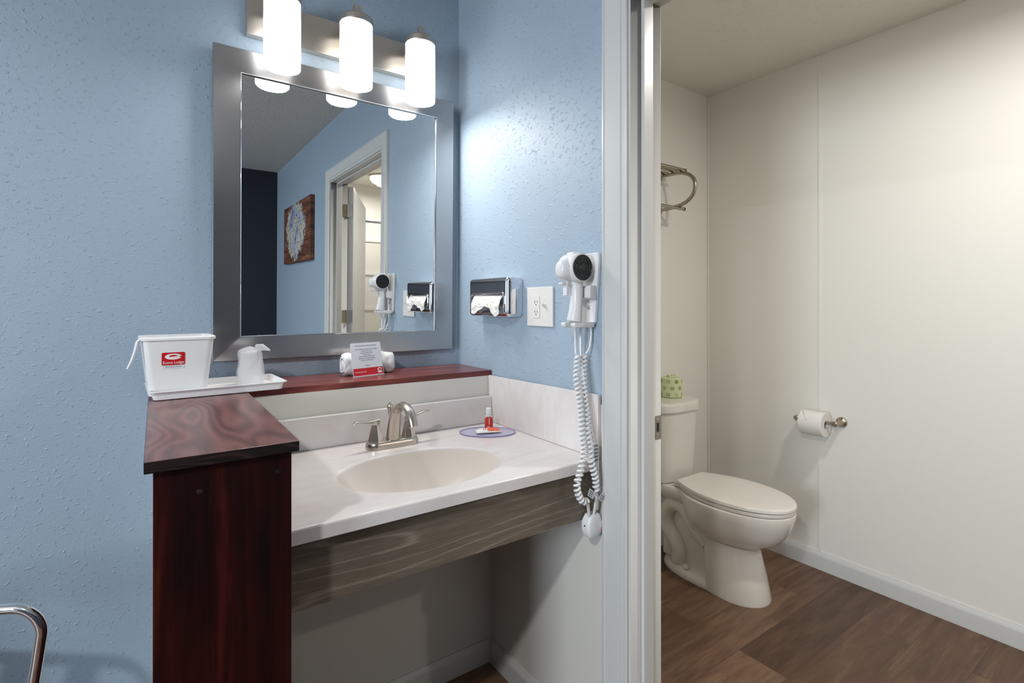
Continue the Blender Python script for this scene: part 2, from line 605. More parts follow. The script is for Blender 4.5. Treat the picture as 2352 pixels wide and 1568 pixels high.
# half wall that carries the vanity shelf
HD = 0.2445
hw = MB().box(-1.0, -0.0005, -HD, -0.0005, 0, 1.0165)
struct('wall_ledge', hw, M['white_panel'])
struct('trim_3', MB().box(-0.012, -0.0008, -HD - 0.006, -HD, 0.87, 1.0160, 0.001), M['white_panel'])
# white panel on the right wall below the counter
struct('trim_4', MB().box(-0.004, -0.0002, -0.8145, -HD, 0, 1.0), M['white_panel'])


def baseboard_profile(h, t):
    return [(0, 0), (t, 0), (t, h * 0.72), (t * 0.82, h * 0.78), (t * 0.78, h * 0.86), (t * 0.45, h * 0.93), (t * 0.35, h), (0, h)]


bh = 0.085
struct('baseboard_ledge', MB().prism([(-HD - a, b) for a, b in baseboard_profile(0.078, 0.014)], 'x', -0.80, -0.0005), M['trim'])
struct('baseboard_right', MB().prism([(-0.004 - a, b) for a, b in baseboard_profile(0.078, 0.014)], 'y', -0.8145, -HD - 0.0145), M['trim'])
struct('baseboard_bathroom_back', MB().prism([(BY0 - a, b) for a, b in baseboard_profile(bh, 0.014)], 'x', WT, BX), M['trim'])
struct('baseboard_bathroom_right', MB().prism([(BX - a, b) for a, b in baseboard_profile(bh, 0.014)], 'y', -3.0, BY0 - 0.0145), M['trim'])
struct('baseboard_back', MB().prism([(0 - a, b) for a, b in baseboard_profile(bh, 0.014)], 'x', LX, -1.001), M['trim'])
struct('baseboard_bedroom', MB().prism([(0 - a, b) for a, b in baseboard_profile(bh, 0.014)], 'y', LY, -1.98), M['trim'])

# door frame: jamb, stop, casing
Y0, Y1, ZJ = -0.903, -1.879, 2.068
jm = MB()
jm.box(-0.001, WT + 0.001, Y0, YN, 0, ZH).box(-0.001, WT + 0.001, YF, Y1, 0, ZH).box(-0.001, WT + 0.001, Y1, Y0, ZJ, ZH)
jamb = struct('trim_5', jm, M['trim'])
sm = MB()
sm.box(0.037, 0.075, Y0 - 0.011, Y0, 0, ZJ, 0.003).box(0.037, 0.075, Y1, Y1 + 0.011, 0, ZJ, 0.003).box(0.037, 0.075, Y1, Y0, ZJ - 0.011, ZJ, 0.003)
struct('door_stop', sm, M['trim'], jamb)
sp_ = MB().box(0.094, WT + 0.003, Y0 - 0.0015, Y0, 0.913, 0.975, 0.0007)
spo = struct('strike_plate', sp_, M['steel_plate'], jamb)
struct('strike_hole', MB().box(0.098, 0.107, Y0 - 0.0021, Y0 - 0.001, 0.932, 0.956), M['dark'], spo)
struct('screw', MB().lathe([(0.0035, -0.0004), (0.003, 0.0004)], n=12, mtx=frame_mtx((0.104, Y0 - 0.0017, 0.965), (1, 0, 0), (0, 0, 1))), M['nickel'], spo)
struct('screw', MB().lathe([(0.0035, -0.0004), (0.003, 0.0004)], n=12, mtx=frame_mtx((0.104, Y0 - 0.0017, 0.923), (1, 0, 0), (0, 0, 1))), M['nickel'], spo)


def casing(name, sgn, xw):
    prof = [(0.0, 0.0), (0.0, 0.009), (0.003, 0.011), (0.012, 0.0115), (0.014, 0.0085), (0.017, 0.0085), (0.020, 0.012),
            (0.045, 0.0145), (0.066, 0.0165), (0.069, 0.0135), (0.073, 0.0135), (0.076, 0.017), (0.081, 0.016), (0.083, 0.011), (0.083, 0.0)]
    ya, yb, zt = Y0 + 0.006, Y1 - 0.006, ZJ + 0.006
    rings = [[(xw + sgn * d, ya + u_, 0.0) for u_, d in prof],
             [(xw + sgn * d, ya + u_, zt + u_) for u_, d in prof],
             [(xw + sgn * d, yb - u_, zt + u_) for u_, d in prof],
             [(xw + sgn * d, yb - u_, 0.0) for u_, d in prof]]
    return struct(name, MB().loft(rings), M['trim'], ang=15)


casing('trim_6', -1, 0.0)
casing('trim_7', 1, WT)

# bathroom door, swung wide open into the bathroom
hx, hy = WT + 0.004, Y1 + 0.002
dr = thing('door_1', '', '', (hx, hy, 0.008), math.radians(-66.0))
del dr['label'], dr['category']
dr['kind'] = 'structure'
DW = 0.93
dm = MB().box(0.0, DW, 0.0, 0.035, 0.0, 2.045, 0.001)
dm.build('door_leaf', M['trim'], dr)
for hz in (0.25, 1.09, 1.83):
    h_ = MB().box(0.002, 0.0, -0.0008, 0.032, hz, hz + 0.089) if False else MB()
    h_.box(-0.0022, -0.0002, 0.004, 0.034, hz, hz + 0.089, 0.0008)
    h_.cyl((-0.006, -0.002, hz), (-0.006, -0.002, hz + 0.089), 0.0055, n=12)
    h_.build('hinge', M['steel_plate'], dr)
    # leaf let into the jamb
    struct('hinge_leaf', MB().box(WT - 0.034, WT + 0.001, Y1, Y1 + 0.0018, hz + 0.008, hz + 0.097, 0.0007), M['bronze_nickel'], jamb)

# ================================================================== VANITY
# shelf board along the mirror wall and the column with its cap board
o = MB().box(-1.010, -0.001, -HD - 0.0015, -0.001, 1.0167, 1.0351, 0.0015).build('wooden_shelf', M['cherry_shelf'])
tag(o, 'cherry-stained wooden shelf board on the ledge under the mirror', 'shelf')
col = thing('wooden_column', 'dark cherry-stained boxed column with flat cap board at left end of the vanity', 'column', (-0.90, -0.555, 0))
MB().box(-0.9985, -0.8015, -0.856, -HD - 0.002, 0, 1.0167, 0.002).build('column_panel', M['cherry_dark'], col)
cb = MB().box(-1.010, -0.7908, -0.8646, -HD - 0.002, 1.0170, 1.0351, 0.0012)
cb.build('cap_board', [M['cherry_top_sheen'], M['cherry_edge']], col, split=lambda f: 0 if f.normal.z > 0.5 else 1)
for (x, z) in ((-0.938, 0.975), (-0.823, 0.985)):
    MB().lathe([(0.0045, 0.0), (0.004, 0.0008)], n=14, mtx=frame_mtx((x, -0.856, z), (1, 0, 0), (0, 0, 1))).build('screw_head', M['cherry_edge'], col)

# counter
van = thing('vanity_counter', 'white cultured marble counter with oval basin, splashes and grey wood apron', 'counter', (-0.40, -0.53, 0.69))
CX0, CX1, CY0, CY1, CZ, CB = -0.8000, -0.001, -0.7977, -HD - 0.001, 0.8544, 0.8255
EX, EY, EA, EB = -0.430, -0.590, 0.214, 0.152


def rect_ring(x0, x1, y0, y1, z, cx, cy, n):
    out = []
    for i in range(n):
        a = 2 * PI * i / n
        c_, s_ = math.cos(a), math.sin(a)
        t = 1e9
        if abs(c_) > 1e-9:
            t = min(t, ((x1 if c_ > 0 else x0) - cx) / c_)
        if abs(s_) > 1e-9:
            t = min(t, ((y1 if s_ > 0 else y0) - cy) / s_)
        out.append((cx + c_ * t, cy + s_ * t, z))
    return out


# angles adjusted to hit the corners exactly
def ring_angles(n):
    base = [2 * PI * i / n for i in range(n)]
    for (x, y) in ((CX0, CY0), (CX0, CY1), (CX1, CY0), (CX1, CY1)):
        a = math.atan2(y - EY, x - EX) % (2 * PI)
        k = min(range(n), key=lambda i: abs(base[i] - a))
        base[k] = a
    return base


AN = ring_angles(128)


def rect_pts(x0, x1, y0, y1, z):
    out = []
    for a in AN:
        c_, s_ = math.cos(a), math.sin(a)
        t = 1e9
        if abs(c_) > 1e-9:
            t = min(t, ((x1 if c_ > 0 else x0) - EX) / c_)
        if abs(s_) > 1e-9:
            t = min(t, ((y1 if s_ > 0 else y0) - EY) / s_)
        out.append((EX + c_ * t, EY + s_ * t, z))
    return out


def ell(k, z, dx=0, dy=0):
    out = []
    for a in AN:
        # same polar angle on the ellipse
        c_, s_ = math.cos(a), math.sin(a)
        r_ = 1 / math.sqrt((c_ / EA) ** 2 + (s_ / EB) ** 2)
        out.append((EX + dx + c_ * r_ * k, EY + dy + s_ * r_ * k, z))
    return out


rings = [ell(1.05, CB), rect_pts(CX0, CX1, CY0, CY1, CB), rect_pts(CX0, CX1, CY0, CY1, CZ - 0.005)]
for t in (0.25, 0.5, 0.75, 1.0):
    o_ = 0.005 * (1 - math.cos(t * PI / 2))
    rings.append(rect_pts(CX0, CX1, CY0 + o_, CY1, CZ - 0.005 + 0.005 * math.sin(t * PI / 2)))
rings += [ell(1.07, CZ), ell(1.035, CZ - 0.0007), ell(1.012, CZ - 0.0022), ell(1.0, CZ - 0.005)]
MB().loft(rings, False, False).build('countertop', M['marble'], van, ang=30)
bas = [ell(1.0, CZ - 0.005)]
for t in range(1, 17):
    rr = 1 - t / 16 * 0.92
    dep = 0.118 * (1 - rr ** 2.3)
    bas.append(ell(rr, CZ - 0.005 - dep, 0, 0.014 * (1 - rr)))
basin = MB().loft(bas, False, True).build('basin', M['basin'], van, ang=60)
MB().lathe([(0.024, 0), (0.024, 0.002), (0.018, 0.003), (0.014, 0.0015)], (EX, EY + 0.013, CZ - 0.1226), 24).build('drain', M['nickel'], basin)
MB().box(CX0, -0.016, -0.2701, CY1, CZ + 0.0003, 0.9468, 0.0025).build('backsplash', M['marble'], van)
ss = MB().prism([(-0.8010, CZ + 0.0003), (-HD - 0.001, CZ + 0.0003), (-HD - 0.001, 1.0182), (-0.8010, 1.0262)], 'x', -0.0155, -0.0045, 0.0025)
ss.build('side_splash', M['marble'], van)
MB().box(CX0, -0.012, -0.7777, -0.7597, 0.6917, CB - 0.0005, 0.001).build('apron_board', M['grey_oak'], van)

# mirror
TILT = math.radians(0.7)
mr = thing('wall_mirror', 'rectangular wall mirror in wide brushed steel frame above the shelf', 'mirror', (-0.4485, -0.002, 1.0973), 0.0, local=True)
mr.rotation_euler = (TILT, 0, 0)
hw_, hh_, fw = 0.4064, 0.9591, 0.0759
# mitred frame: profile u (inward from the outer edge), d (out from the wall)
prof = [(0, 0.0), (0, 0.022), (0.002, 0.0245), (fw - 0.004, 0.0275), (fw - 0.002, 0.0275), (fw, 0.0262), (fw - 0.001, 0.0205), (fw - 0.006, 0.018)]


def fr(u_, d):
    return [(-hw_ + u_, -d, u_), (hw_ - u_, -d, u_), (hw_ - u_, -d, hh_ - u_), (-hw_ + u_, -d, hh_ - u_)]


names = ['bottom', 'right', 'top', 'left']
for k in range(4):
    a, b_ = k, (k + 1) % 4
    rings = [[fr(u_, d)[a] for u_, d in prof], [fr(u_, d)[b_] for u_, d in prof]]
    MB().loft(rings, True, True).build('frame_rail', M['brushed'], mr, ang=20)
lip = MB()
for k in range(4):
    a, b_ = k, (k + 1) % 4
    lp = [(fw - 0.0018, 0.0272), (fw - 0.0018, 0.0282), (fw + 0.0004, 0.0282), (fw + 0.0004, 0.0262)]
    lip.loft([[fr(u_, d)[a] for u_, d in lp], [fr(u_, d)[b_] for u_, d in lp]])
lip.build('inner_lip', M['chrome'], mr)
MB().box(-hw_ + fw - 0.004, hw_ - fw + 0.004, -0.0215, -0.0190, fw - 0.004, hh_ - fw + 0.004).build('mirror_glass', M['mirror'], mr)

# vanity light
vl = thing('vanity_light', 'brushed nickel bar light with three lit white glass cylinder shades above the mirror', 'light', (-0.45, -0.001, 2.11))
MB().box(-0.7645, -0.140, -0.030, -0.001, 2.112, 2.232, 0.003).build('back_plate', M['lamp_metal'], vl)
for i, x in enumerate((-0.677, -0.4495, -0.2195)):
    y = -0.115
    zb, zt = 1.9925, 2.205
    arm = MB()
    arm.tube([(x, -0.030, 2.190), (x, -0.060, 2.200), (x, -0.090, 2.226), (x, -0.115, 2.252)], 0, 10, up=(1, 0, 0),
             sect=[(0.011, 0.006)] * 4)
    arm.box(x - 0.011, x + 0.011, y - 0.014, y + 0.008, 2.222, 2.258, 0.003)
    ao = arm.build('lamp_arm', M['lamp_metal'], vl)
    MB().lathe([(0.024, 0), (0.024, 0.008), (0.003, 0.010)], n=24, mtx=frame_mtx((x, -0.030, 2.190), (1, 0, 0), (0, 0, 1))).build('mount_disc', M['lamp_metal'], ao)
    MB().lathe([(0.0535, -0.012), (0.0550, -0.010), (0.0550, 0.006), (0.050, 0.012), (0.018, 0.018), (0.012, 0.024)], (x, y, 2.205), 40).build('shade_cap', M['lamp_metal'], vl)
    sh = bpy.data.objects.new('lamp_shade', None)
    mbs = MB()
    rO, rI = 0.0525, 0.0490
    mbs.lathe([(rI, 0.203), (rI, 0.004), (rI + 0.001, 0.0), (rO - 0.001, 0.0), (rO, 0.003), (rO, 0.203)], (0, 0, 0), 48, cap0=False, cap1=False)
    me_o = mbs.build('lamp_shade', M['shade_warm'] if i == 1 else M['shade'])
    me_o.parent = vl
    me_o.location = Vector((x, y, zb)) - Vector(vl.location)
    bpy.data.objects.remove(sh)
    d_ = MB().lathe([(rI - 0.001, 0), (rI - 0.001, 0.002)], (0, 0, 0.010), 40)
    do = d_.build('diffuser', M['shade_end'])
    do.parent = me_o
    l = area('vanity_bulb', (x, y, zb - 0.004), (0, 0, 0), 0.09, 0.09, P_BULB, (1.0, 0.93, 0.83) if i == 1 else (1.0, 0.98, 0.955))
    l.data.shape = 'DISK'

# faucet
fx, fy, fz = -0.4195, -0.356, CZ
fc = thing('faucet', 'brushed nickel centerset faucet with arched spout and two lever handles', 'faucet', (fx, fy, fz))
bp = []
for (k, z) in ((1.0, 0.0003), (1.0, 0.006), (0.96, 0.013), (0.86, 0.019), (0.70, 0.0215)):
    ring = []
    for (sgn, a0) in ((1, -90), (-1, 90)):
        for i in range(17):
            a = math.radians(a0 + 180 * i / 16)
            ring.append((fx + sgn * 0.051 + 0.029 * k * math.cos(a), fy + 0.028 * k * math.sin(a), fz + z))
    bp.append(ring)
MB().loft(bp).build('base_plate', M['nickel'], fc)
for sgn in (-1, 1):
    hx_ = fx + sgn * 0.051
    hb = MB().lathe([(0.0225, 0.0185), (0.0225, 0.0225), (0.0175, 0.045), (0.0125, 0.062), (0.0115, 0.068), (0.0135, 0.074), (0.012, 0.078), (0.004, 0.079)], (hx_, fy, fz), 8)
    ho = hb.build('handle', M['nickel'], fc, ang=25)
    lv = MB()
    if sgn < 0:
        pts = [(hx_ + 0.012, fy, fz + 0.0805), (hx_ - 0.008, fy - 0.001, fz + 0.0775), (hx_ - 0.03, fy - 0.004, fz + 0.079), (hx_ - 0.05, fy - 0.007, fz + 0.083), (hx_ - 0.062, fy - 0.009, fz + 0.083), (hx_ - 0.070, fy - 0.010, fz + 0.077)]
    else:
        pts = [(hx_ - 0.010, fy, fz + 0.079), (hx_ + 0.008, fy + 0.001, fz + 0.0775), (hx_ + 0.03, fy + 0.003, fz + 0.082), (hx_ + 0.05, fy + 0.005, fz + 0.088), (hx_ + 0.062, fy + 0.006, fz + 0.089), (hx_ + 0.072, fy + 0.007, fz + 0.086)]
    lv.tube(pts, 0, 12, up=(0, 1, 0), sect=[(0.006, 0.0035), (0.0085, 0.005), (0.007, 0.0032), (0.0075, 0.003), (0.007, 0.003), (0.003, 0.0018)])
    lv.build('lever', M['nickel'], ho)
sp_pts = [(-0.361, 0.021), (-0.364, 0.045), (-0.371, 0.075), (-0.384, 0.102), (-0.405, 0.121), (-0.432, 0.131), (-0.460, 0.130), (-0.484, 0.118), (-0.500, 0.100), (-0.508, 0.083)]
sp_sec = [(0.0215, 0.0165), (0.0205, 0.015), (0.0185, 0.013), (0.0165, 0.0115), (0.015, 0.010), (0.014, 0.0095), (0.0135, 0.009), (0.0135, 0.009), (0.0135, 0.0095), (0.013, 0.0095)]
MB().tube([(fx, y, fz + z) for y, z in sp_pts], 0, 14, up=(1, 0, 0), sect=sp_sec).build('spout', M['nickel'], fc, ang=50)
rd = MB().cyl((fx, fy + 0.019, fz + 0.02), (fx, fy + 0.019, fz + 0.098), 0.0028, n=10)
rd.lathe([(0.003, 0.086), (0.006, 0.092), (0.0065, 0.100), (0.0085, 0.106), (0.0095, 0.112), (0.007, 0.118), (0.0035, 0.121), (0.002, 0.125), (0.0005, 0.126)], (fx, fy + 0.019, fz), 16)
rd.build('lift_rod', M['nickel'], fc)

# ------------------------------------------------------------------ things on the shelf
tr_rot = math.radians(3.0)
tr = thing('serving_tray', 'shallow white plastic tray lying across the column cap and shelf', 'tray', (-0.856, -0.188, 1.0354), tr_rot)


def rrect(hx__, hy__, r, n=6):
    out = []
    for cx_, cy_, a0 in ((hx__ - r, hy__ - r, 0), (-hx__ + r, hy__ - r, 90), (-hx__ + r, -hy__ + r, 180), (hx__ - r, -hy__ + r, 270)):
        out += arc(cx_, cy_, r, a0, a0 + 90, n)
    return out


rs = []
for (hx__, hy__, z) in ((0.140, 0.080, 0.0), (0.148, 0.088, 0.0015), (0.152, 0.092, 0.019), (0.1585, 0.0985, 0.0205), (0.1590, 0.099, 0.0225), (0.1515, 0.0915, 0.0225),
                        (0.1455, 0.0855, 0.006), (0.138, 0.078, 0.0045)):
    rs.append([(a, b, z) for a, b in rrect(hx__, hy__, 0.012)])
tm = MB().loft(rs, True, True)
tm.build('tray_body', M['white_plastic'], tr, ang=50)

# ice bucket
bk = thing('ice_bucket', 'white plastic ice bucket with red square logo standing on the tray', 'bucket', (-0.9485, -0.192, 1.0402), tr_rot)
rs = []
for (hx__, hy__, z) in ((0.060, 0.053, 0.0), (0.063, 0.056, 0.002), (0.0775, 0.066, 0.140), (0.0775, 0.066, 0.141)):
    rs.append([(a, b, z) for a, b in rrect(hx__, hy__, 0.016)])
rs += [[(a, b, z) for a, b in rrect(hx__, hy__, 0.015)] for (hx__, hy__, z) in ((0.074, 0.0625, 0.141), (0.061, 0.051, 0.006))]
MB().loft(rs, True, True).build('bucket_body', M['grey_plastic'], bk, ang=50)
rs = [[(a, b, z) for a, b in rrect(hx__, hy__, 0.018)] for (hx__, hy__, z) in ((0.0785, 0.067, 0.139), (0.0815, 0.070, 0.141), (0.082, 0.0705, 0.147), (0.080, 0.0685, 0.149), (0.0745, 0.063, 0.149), (0.0735, 0.062, 0.140))]
MB().loft(rs, False, False).build('bucket_rim', M['white_plastic'], bk, ang=50)
MB().tube([(-0.079, -0.052, 0.146), (-0.086, -0.054, 0.138), (-0.091, -0.056, 0.115), (-0.098, -0.058, 0.092), (-0.106, -0.060, 0.074)], 0, 10, up=(0, 1, 0),
          sect=[(0.008, 0.004), (0.009, 0.004), (0.009, 0.0035), (0.008, 0.003), (0.007, 0.0025)]).build('bucket_handle', M['white_plastic'], bk)
# logo sticker: its plane follows the sloping front face
slope = math.atan2(0.066 - 0.056, 0.138)
fz0 = 0.094
fyy = -(0.056 + (fz0 - 0.002) * 0.010 / 0.138)
fm = frame_mtx((-0.0125, fyy - 0.0004, fz0), (1, 0, 0), (0, -math.sin(slope), math.cos(slope)))
fm = fm @ Matrix.Diagonal((1.2, 1.28, 1, 1))
lo = MB().prism(rrect(0.0205, 0.0125, 0.0025), 'z', 0, 0.0005, mtx=fm).build('logo_sticker', M['red'], bk)
sw = MB()
outer, inner = [], []
ringv = []
n_ = 40
bmx = bmesh.new()
vo, vi = [], []
for i in range(n_ + 1):
    a = math.radians(-22 - (338 - 2) * (1 - i / n_))
    vo.append(bmx.verts.new((0.0148 * math.cos(a) - 0.0002, 0.0058 * math.sin(a) + 0.0042, 0.0008)))
    vi.append(bmx.verts.new((0.0082 * math.cos(a) + 0.0005, 0.0026 * math.sin(a) + 0.0050, 0.0008)))
for i in range(n_):
    bmx.faces.new((vo[i], vo[i + 1], vi[i + 1], vi[i]))
bar = [bmx.verts.new(p) for p in ((-0.006, 0.0022, 0.0008), (0.0142, 0.0046, 0.0008), (0.0146, 0.0062, 0.0008), (-0.006, 0.0036, 0.0008))]
bmx.faces.new(bar)
sw._merge(bmx, fm)
sw.build('logo_swirl', M['ink_white'], lo)
text_mb('Econo Lodge', 0.0072, fm @ Matrix.Translation((0.0, -0.0075, 0.0008)) @ Matrix.Diagonal((0.98, 1.05, 1, 1)), 0.0001).build('logo_text', M['ink_white'], lo)
st = MB().prism(rrect(0.019, 0.0035, 0.001), 'z', 0, 0.0004, mtx=fm @ Matrix.Translation((0, -0.0165, 0))).build('lower_sticker', M['card'], bk)
text_mb('BY CHOICE HOTELS', 0.0030, fm @ Matrix.Translation((0.0, -0.0160, 0.0006)), 0.0001).build('sticker_text', M['ink'], st)

# wrapped cup
cp = thing('wrapped_cup', 'upturned plastic cup in a clear wrapper at right end of the tray', 'cup', (-0.768, -0.138, 1.0402))
MB().lathe([(0.0345, 0.0), (0.036, 0.002), (0.0345, 0.005), (0.0275, 0.088), (0.025, 0.092), (0.004, 0.092)], (-0.768, -0.138, 1.0402), 32).build('cup_body', M['white_plastic'], cp)


def bag(u_, v_):
    a = u_ * 2 * PI
    z = v_
    r_ = 0.0385 - 0.0075 * z
    if z > 0.86:
        r_ *= 1 - ((z - 0.86) / 0.14) ** 2 * 0.93
    nn = noise.noise(Vector((math.cos(a) * 1.6, math.sin(a) * 1.6, z * 3.2 + 3))) * 0.0042 + noise.noise(Vector((math.cos(a) * 4, math.sin(a) * 4, z * 7))) * 0.0018
    r_ = max(r_ + nn, 0.001)
    return (-0.768 + r_ * math.cos(a), -0.138 + r_ * math.sin(a), 1.0404 + 0.108 * z)


bg = MB().grid(48, 26, bag)
bg.tube([(-0.752, -0.150, 1.143), (-0.738, -0.158, 1.146), (-0.728, -0.166, 1.141), (-0.720, -0.170, 1.137)], [0.012, 0.010, 0.005, 0.002], 9)
bg.build('clear_wrapper', M['film'], cp, ang=30)

# towel roll
tw = thing('rolled_towel', 'rolled white washcloth lying on the shelf behind the small card', 'towel', (-0.400, -0.082, 1.0352))


def roll(u_, v_):
    x = (u_ - 0.5) * 0.178
    a = v_ * 2 * PI
    e = min(1.0, (0.089 - abs(x)) / 0.014)
    r_ = 0.0395 * (0.82 + 0.18 * math.sqrt(max(e, 0)))
    r_ += 0.0075 * noise.noise(Vector((x * 30, math.cos(a) * 1.6, math.sin(a) * 1.6))) + 0.0018 * noise.noise(Vector((x * 80, math.cos(a) * 4, math.sin(a) * 4)))
    s_ = 1.0
    yy, zz = r_ * math.cos(a) * 0.95, r_ * math.sin(a)
    zz = max(zz, -0.033)
    return (-0.400 + x, -0.082 + yy + x * 0.10, 1.0352 + 0.0335 + zz)


tm = MB().grid(60, 40, roll)
tm.build('towel_roll', M['towel'], tw, ang=70)
for sgn in (-1, 1):
    b = MB()
    pts = []
    for i in range(40):
        a = i / 39 * 2.6 * 2 * PI
        r_ = 0.004 + 0.0255 * i / 39
        xx = sgn * (0.0865 + 0.0015 * math.sin(i))
        pts.append((-0.400 + xx, -0.082 + r_ * math.cos(a) + xx * 0.10, 1.0352 + 0.0335 + r_ * math.sin(a)))
    b.tube(pts, 0.0042, 8)
    b.build('rolled_end', M['towel'], tw, ang=80)

# info card leaning on the towel
c_rot = math.radians(15)
cdn = thing('information_card', 'small white text card with red footer leaning on the rolled towel', 'card', (-0.4165, -0.1460, 1.0353), c_rot)
lean = math.radians(11)
cm = frame_mtx((0, 0, 0), (1, 0, 0), (0, math.sin(lean), math.cos(lean)))
W2, HH = 0.0575, 0.111
MB().prism([(a, b + HH / 2) for a, b in rrect(W2, HH / 2, 0.004)], 'z', -0.001, 0.0, mtx=cm).build('card_sheet', M['card'], cdn)
rf = MB().box(-W2 + 0.0015, W2 - 0.0015, 0.0035, 0.0275, 0.0001, 0.0005, mtx=cm).build('red_footer', M['red'], cdn)
text_mb('Naturally refreshed', 0.0052, cm @ Matrix.Translation((-0.050, 0.0150, 0.0008)), 0.0001, 'LEFT').build('footer_text', M['ink_white'], rf)
lg = MB().box(0.036, 0.051, 0.008, 0.014, 0.0006, 0.0008, mtx=cm)
lg.tube([tuple(cm @ Vector((0.0435 + 0.007 * math.cos(a), 0.0195 + 0.0035 * math.sin(a), 0.0007))) for a in [math.radians(-30 + 300 * i / 20) for i in range(21)]], 0.0011, 6)
lg.build('footer_logo', M['ink_white'], rf)
MB().box(-W2, W2, -0.0003, 0.003, -0.004, 0.006, 0.0008, mtx=cm).build('acrylic_foot', M['film'], cdn)
lines = ['Our Commitment to the Environment', '', 'Every day gallons of water and tons of detergent', 'are used to wash towels', 'A towel on the rack means', 'I will use it again', 'A towel on the floor means please', 'exchange it. Thank you for helping us', 'conserve our vital resources', '', '', 'Thank you']
tx = MB()
for i, s_ in enumerate(lines):
    if s_:
        t_ = text_mb(s_, 0.0052 if i == 0 else 0.0043, cm @ Matrix.Translation((0.0, 0.1015 - i * 0.0060, 0.0003)), 0.0001)
        me = bpy.data.meshes.new('x')
        t_.bm.to_mesh(me)
        t_.bm.free()
        tx.bm.from_mesh(me)
        bpy.data.meshes.remove(me)
tx.build('card_text', M['ink'], cdn)

# ------------------------------------------------------------------ things on the counter
dk = thing('acrylic_dish', 'clear violet-edged acrylic plate on the back right of the counter', 'dish', (-0.108, -0.388, CZ + 0.0004), math.radians(-35))


def ellr(k, z, n=56):
    return [(0.091 * k * math.cos(2 * PI * i / n), 0.066 * k * math.sin(2 * PI * i / n), z) for i in range(n)]


MB().loft([ellr(0.97, 0.0002), ellr(0.985, 0.001), ellr(0.985, 0.0022), ellr(0.97, 0.0028)]).build('dish_plate', M['acrylic'], dk)
MB().loft([ellr(0.985, 0.0), ellr(1.0, 0.0008), ellr(1.0, 0.0032), ellr(0.985, 0.0036), ellr(0.975, 0.003), ellr(0.975, 0.0005), ellr(0.985, 0.0)], False, False).build('dish_edge', M['acrylic_edge'], dk)

bx, by = -0.088, -0.364
zt0 = CZ + 0.0034
bt = thing('shampoo_bottle', 'tiny clear bottle with red label and white cap on the acrylic plate', 'bottle', (bx, by, zt0))
MB().lathe([(0.011, 0), (0.0132, 0.001), (0.0140, 0.003), (0.0140, 0.040), (0.0125, 0.046), (0.008, 0.050), (0.0075, 0.0525)], (bx, by, zt0), 28).build('bottle_body', M['clear_bottle'], bt)
MB().lathe([(0.0085, 0.0500), (0.009, 0.0505), (0.009, 0.0695), (0.0082, 0.0705)], (bx, by, zt0), 24).build('bottle_cap', M['white_plastic'], bt)
# arched label wrapped on the camera side of the bottle
lb = MB()
ca = math.atan2(-1.803 - by, -0.9966 - bx)


def labp(u_, v_):
    a = ca + (u_ - 0.5) * 2.5
    top = 0.044 - 0.011 * (abs(u_ - 0.5) * 2) ** 3
    return (bx + 0.01425 * math.cos(a), by + 0.01425 * math.sin(a), zt0 + 0.003 + (top - 0.003) * v_)


lb.grid(18, 10, labp)
lbo = lb.build('bottle_label', M['red_bottle'], bt)
st_ = MB()


def stripe(u_, v_):
    a = ca + 0.12 + (u_ - 0.5) * 0.16
    return (bx + 0.0145 * math.cos(a), by + 0.0145 * math.sin(a), zt0 + 0.018 + 0.022 * v_)


st_.grid(2, 2, stripe)
for k in range(3):
    def mk(u_, v_, k=k):
        a = ca - 0.02 + (k - 1) * 0.26 + (u_ - 0.5) * 0.2
        return (bx + 0.0145 * math.cos(a), by + 0.0145 * math.sin(a), zt0 + 0.006 + 0.0055 * v_ + 0.001 * (k % 2))
    st_.grid(2, 2, mk)
st_.build('label_print', M['ink_white'], lbo)

sbr = math.radians(-20)
sb = thing('wrapped_soap', 'white and orange wrapped soap packet lying on the acrylic plate', 'soap', (-0.1125, -0.3985, zt0), sbr)


def pillow(u_, v_, top=1):
    x, y = (u_ - 0.5) * 0.082, (v_ - 0.5) * 0.040
    e = max(0.0, 1 - (abs(u_ - 0.5) * 2) ** 4) * max(0.0, 1 - (abs(v_ - 0.5) * 2) ** 4)
    z = 0.0045 + top * 0.0085 * e if top > 0 else 0.0045 - 0.0042 * e
    z += 0.0008 * noise.noise(Vector((x * 90, y * 90, top))) * e
    return (x, y, z)


pw = MB().grid(24, 14, lambda u_, v_: pillow(u_, v_, 1)).grid(24, 14, lambda u_, v_: pillow(u_, v_, -1))
po = pw.build('soap_wrapper', M['soap_wrap'], sb, ang=60)
orp = MB().grid(12, 8, lambda u_, v_: tuple(Vector(pillow(0.46 + 0.50 * u_ + 0.05 * v_ * (1 - u_), 0.06 + 0.86 * v_, 1)) + Vector((0, 0, 0.0006))))
orp.build('orange_band', M['orange'], po)
mk_ = MB()
for (ux, k) in ((0.27, 0), (0.35, 1), (0.43, 2)):
    mk_.grid(2, 6, lambda u_, v_, ux=ux: tuple(Vector(pillow(ux + 0.03 * u_ + 0.06 * v_, 0.15 + 0.5 * v_, 1)) + Vector((0, 0, 0.0006))))
mk_.build('wrapper_print', M['orange'], po)

# ------------------------------------------------------------------ things on the right wall
# tissue dispenser
td = thing('tissue_dispenser', 'chrome wall tissue box with a white tissue hanging from its slot', 'dispenser', (0, -0.305, 1.296))
TX, TYA, TYB, TZ0, TZ1 = -0.060, -0.436, -0.181, 1.2290, 1.3630
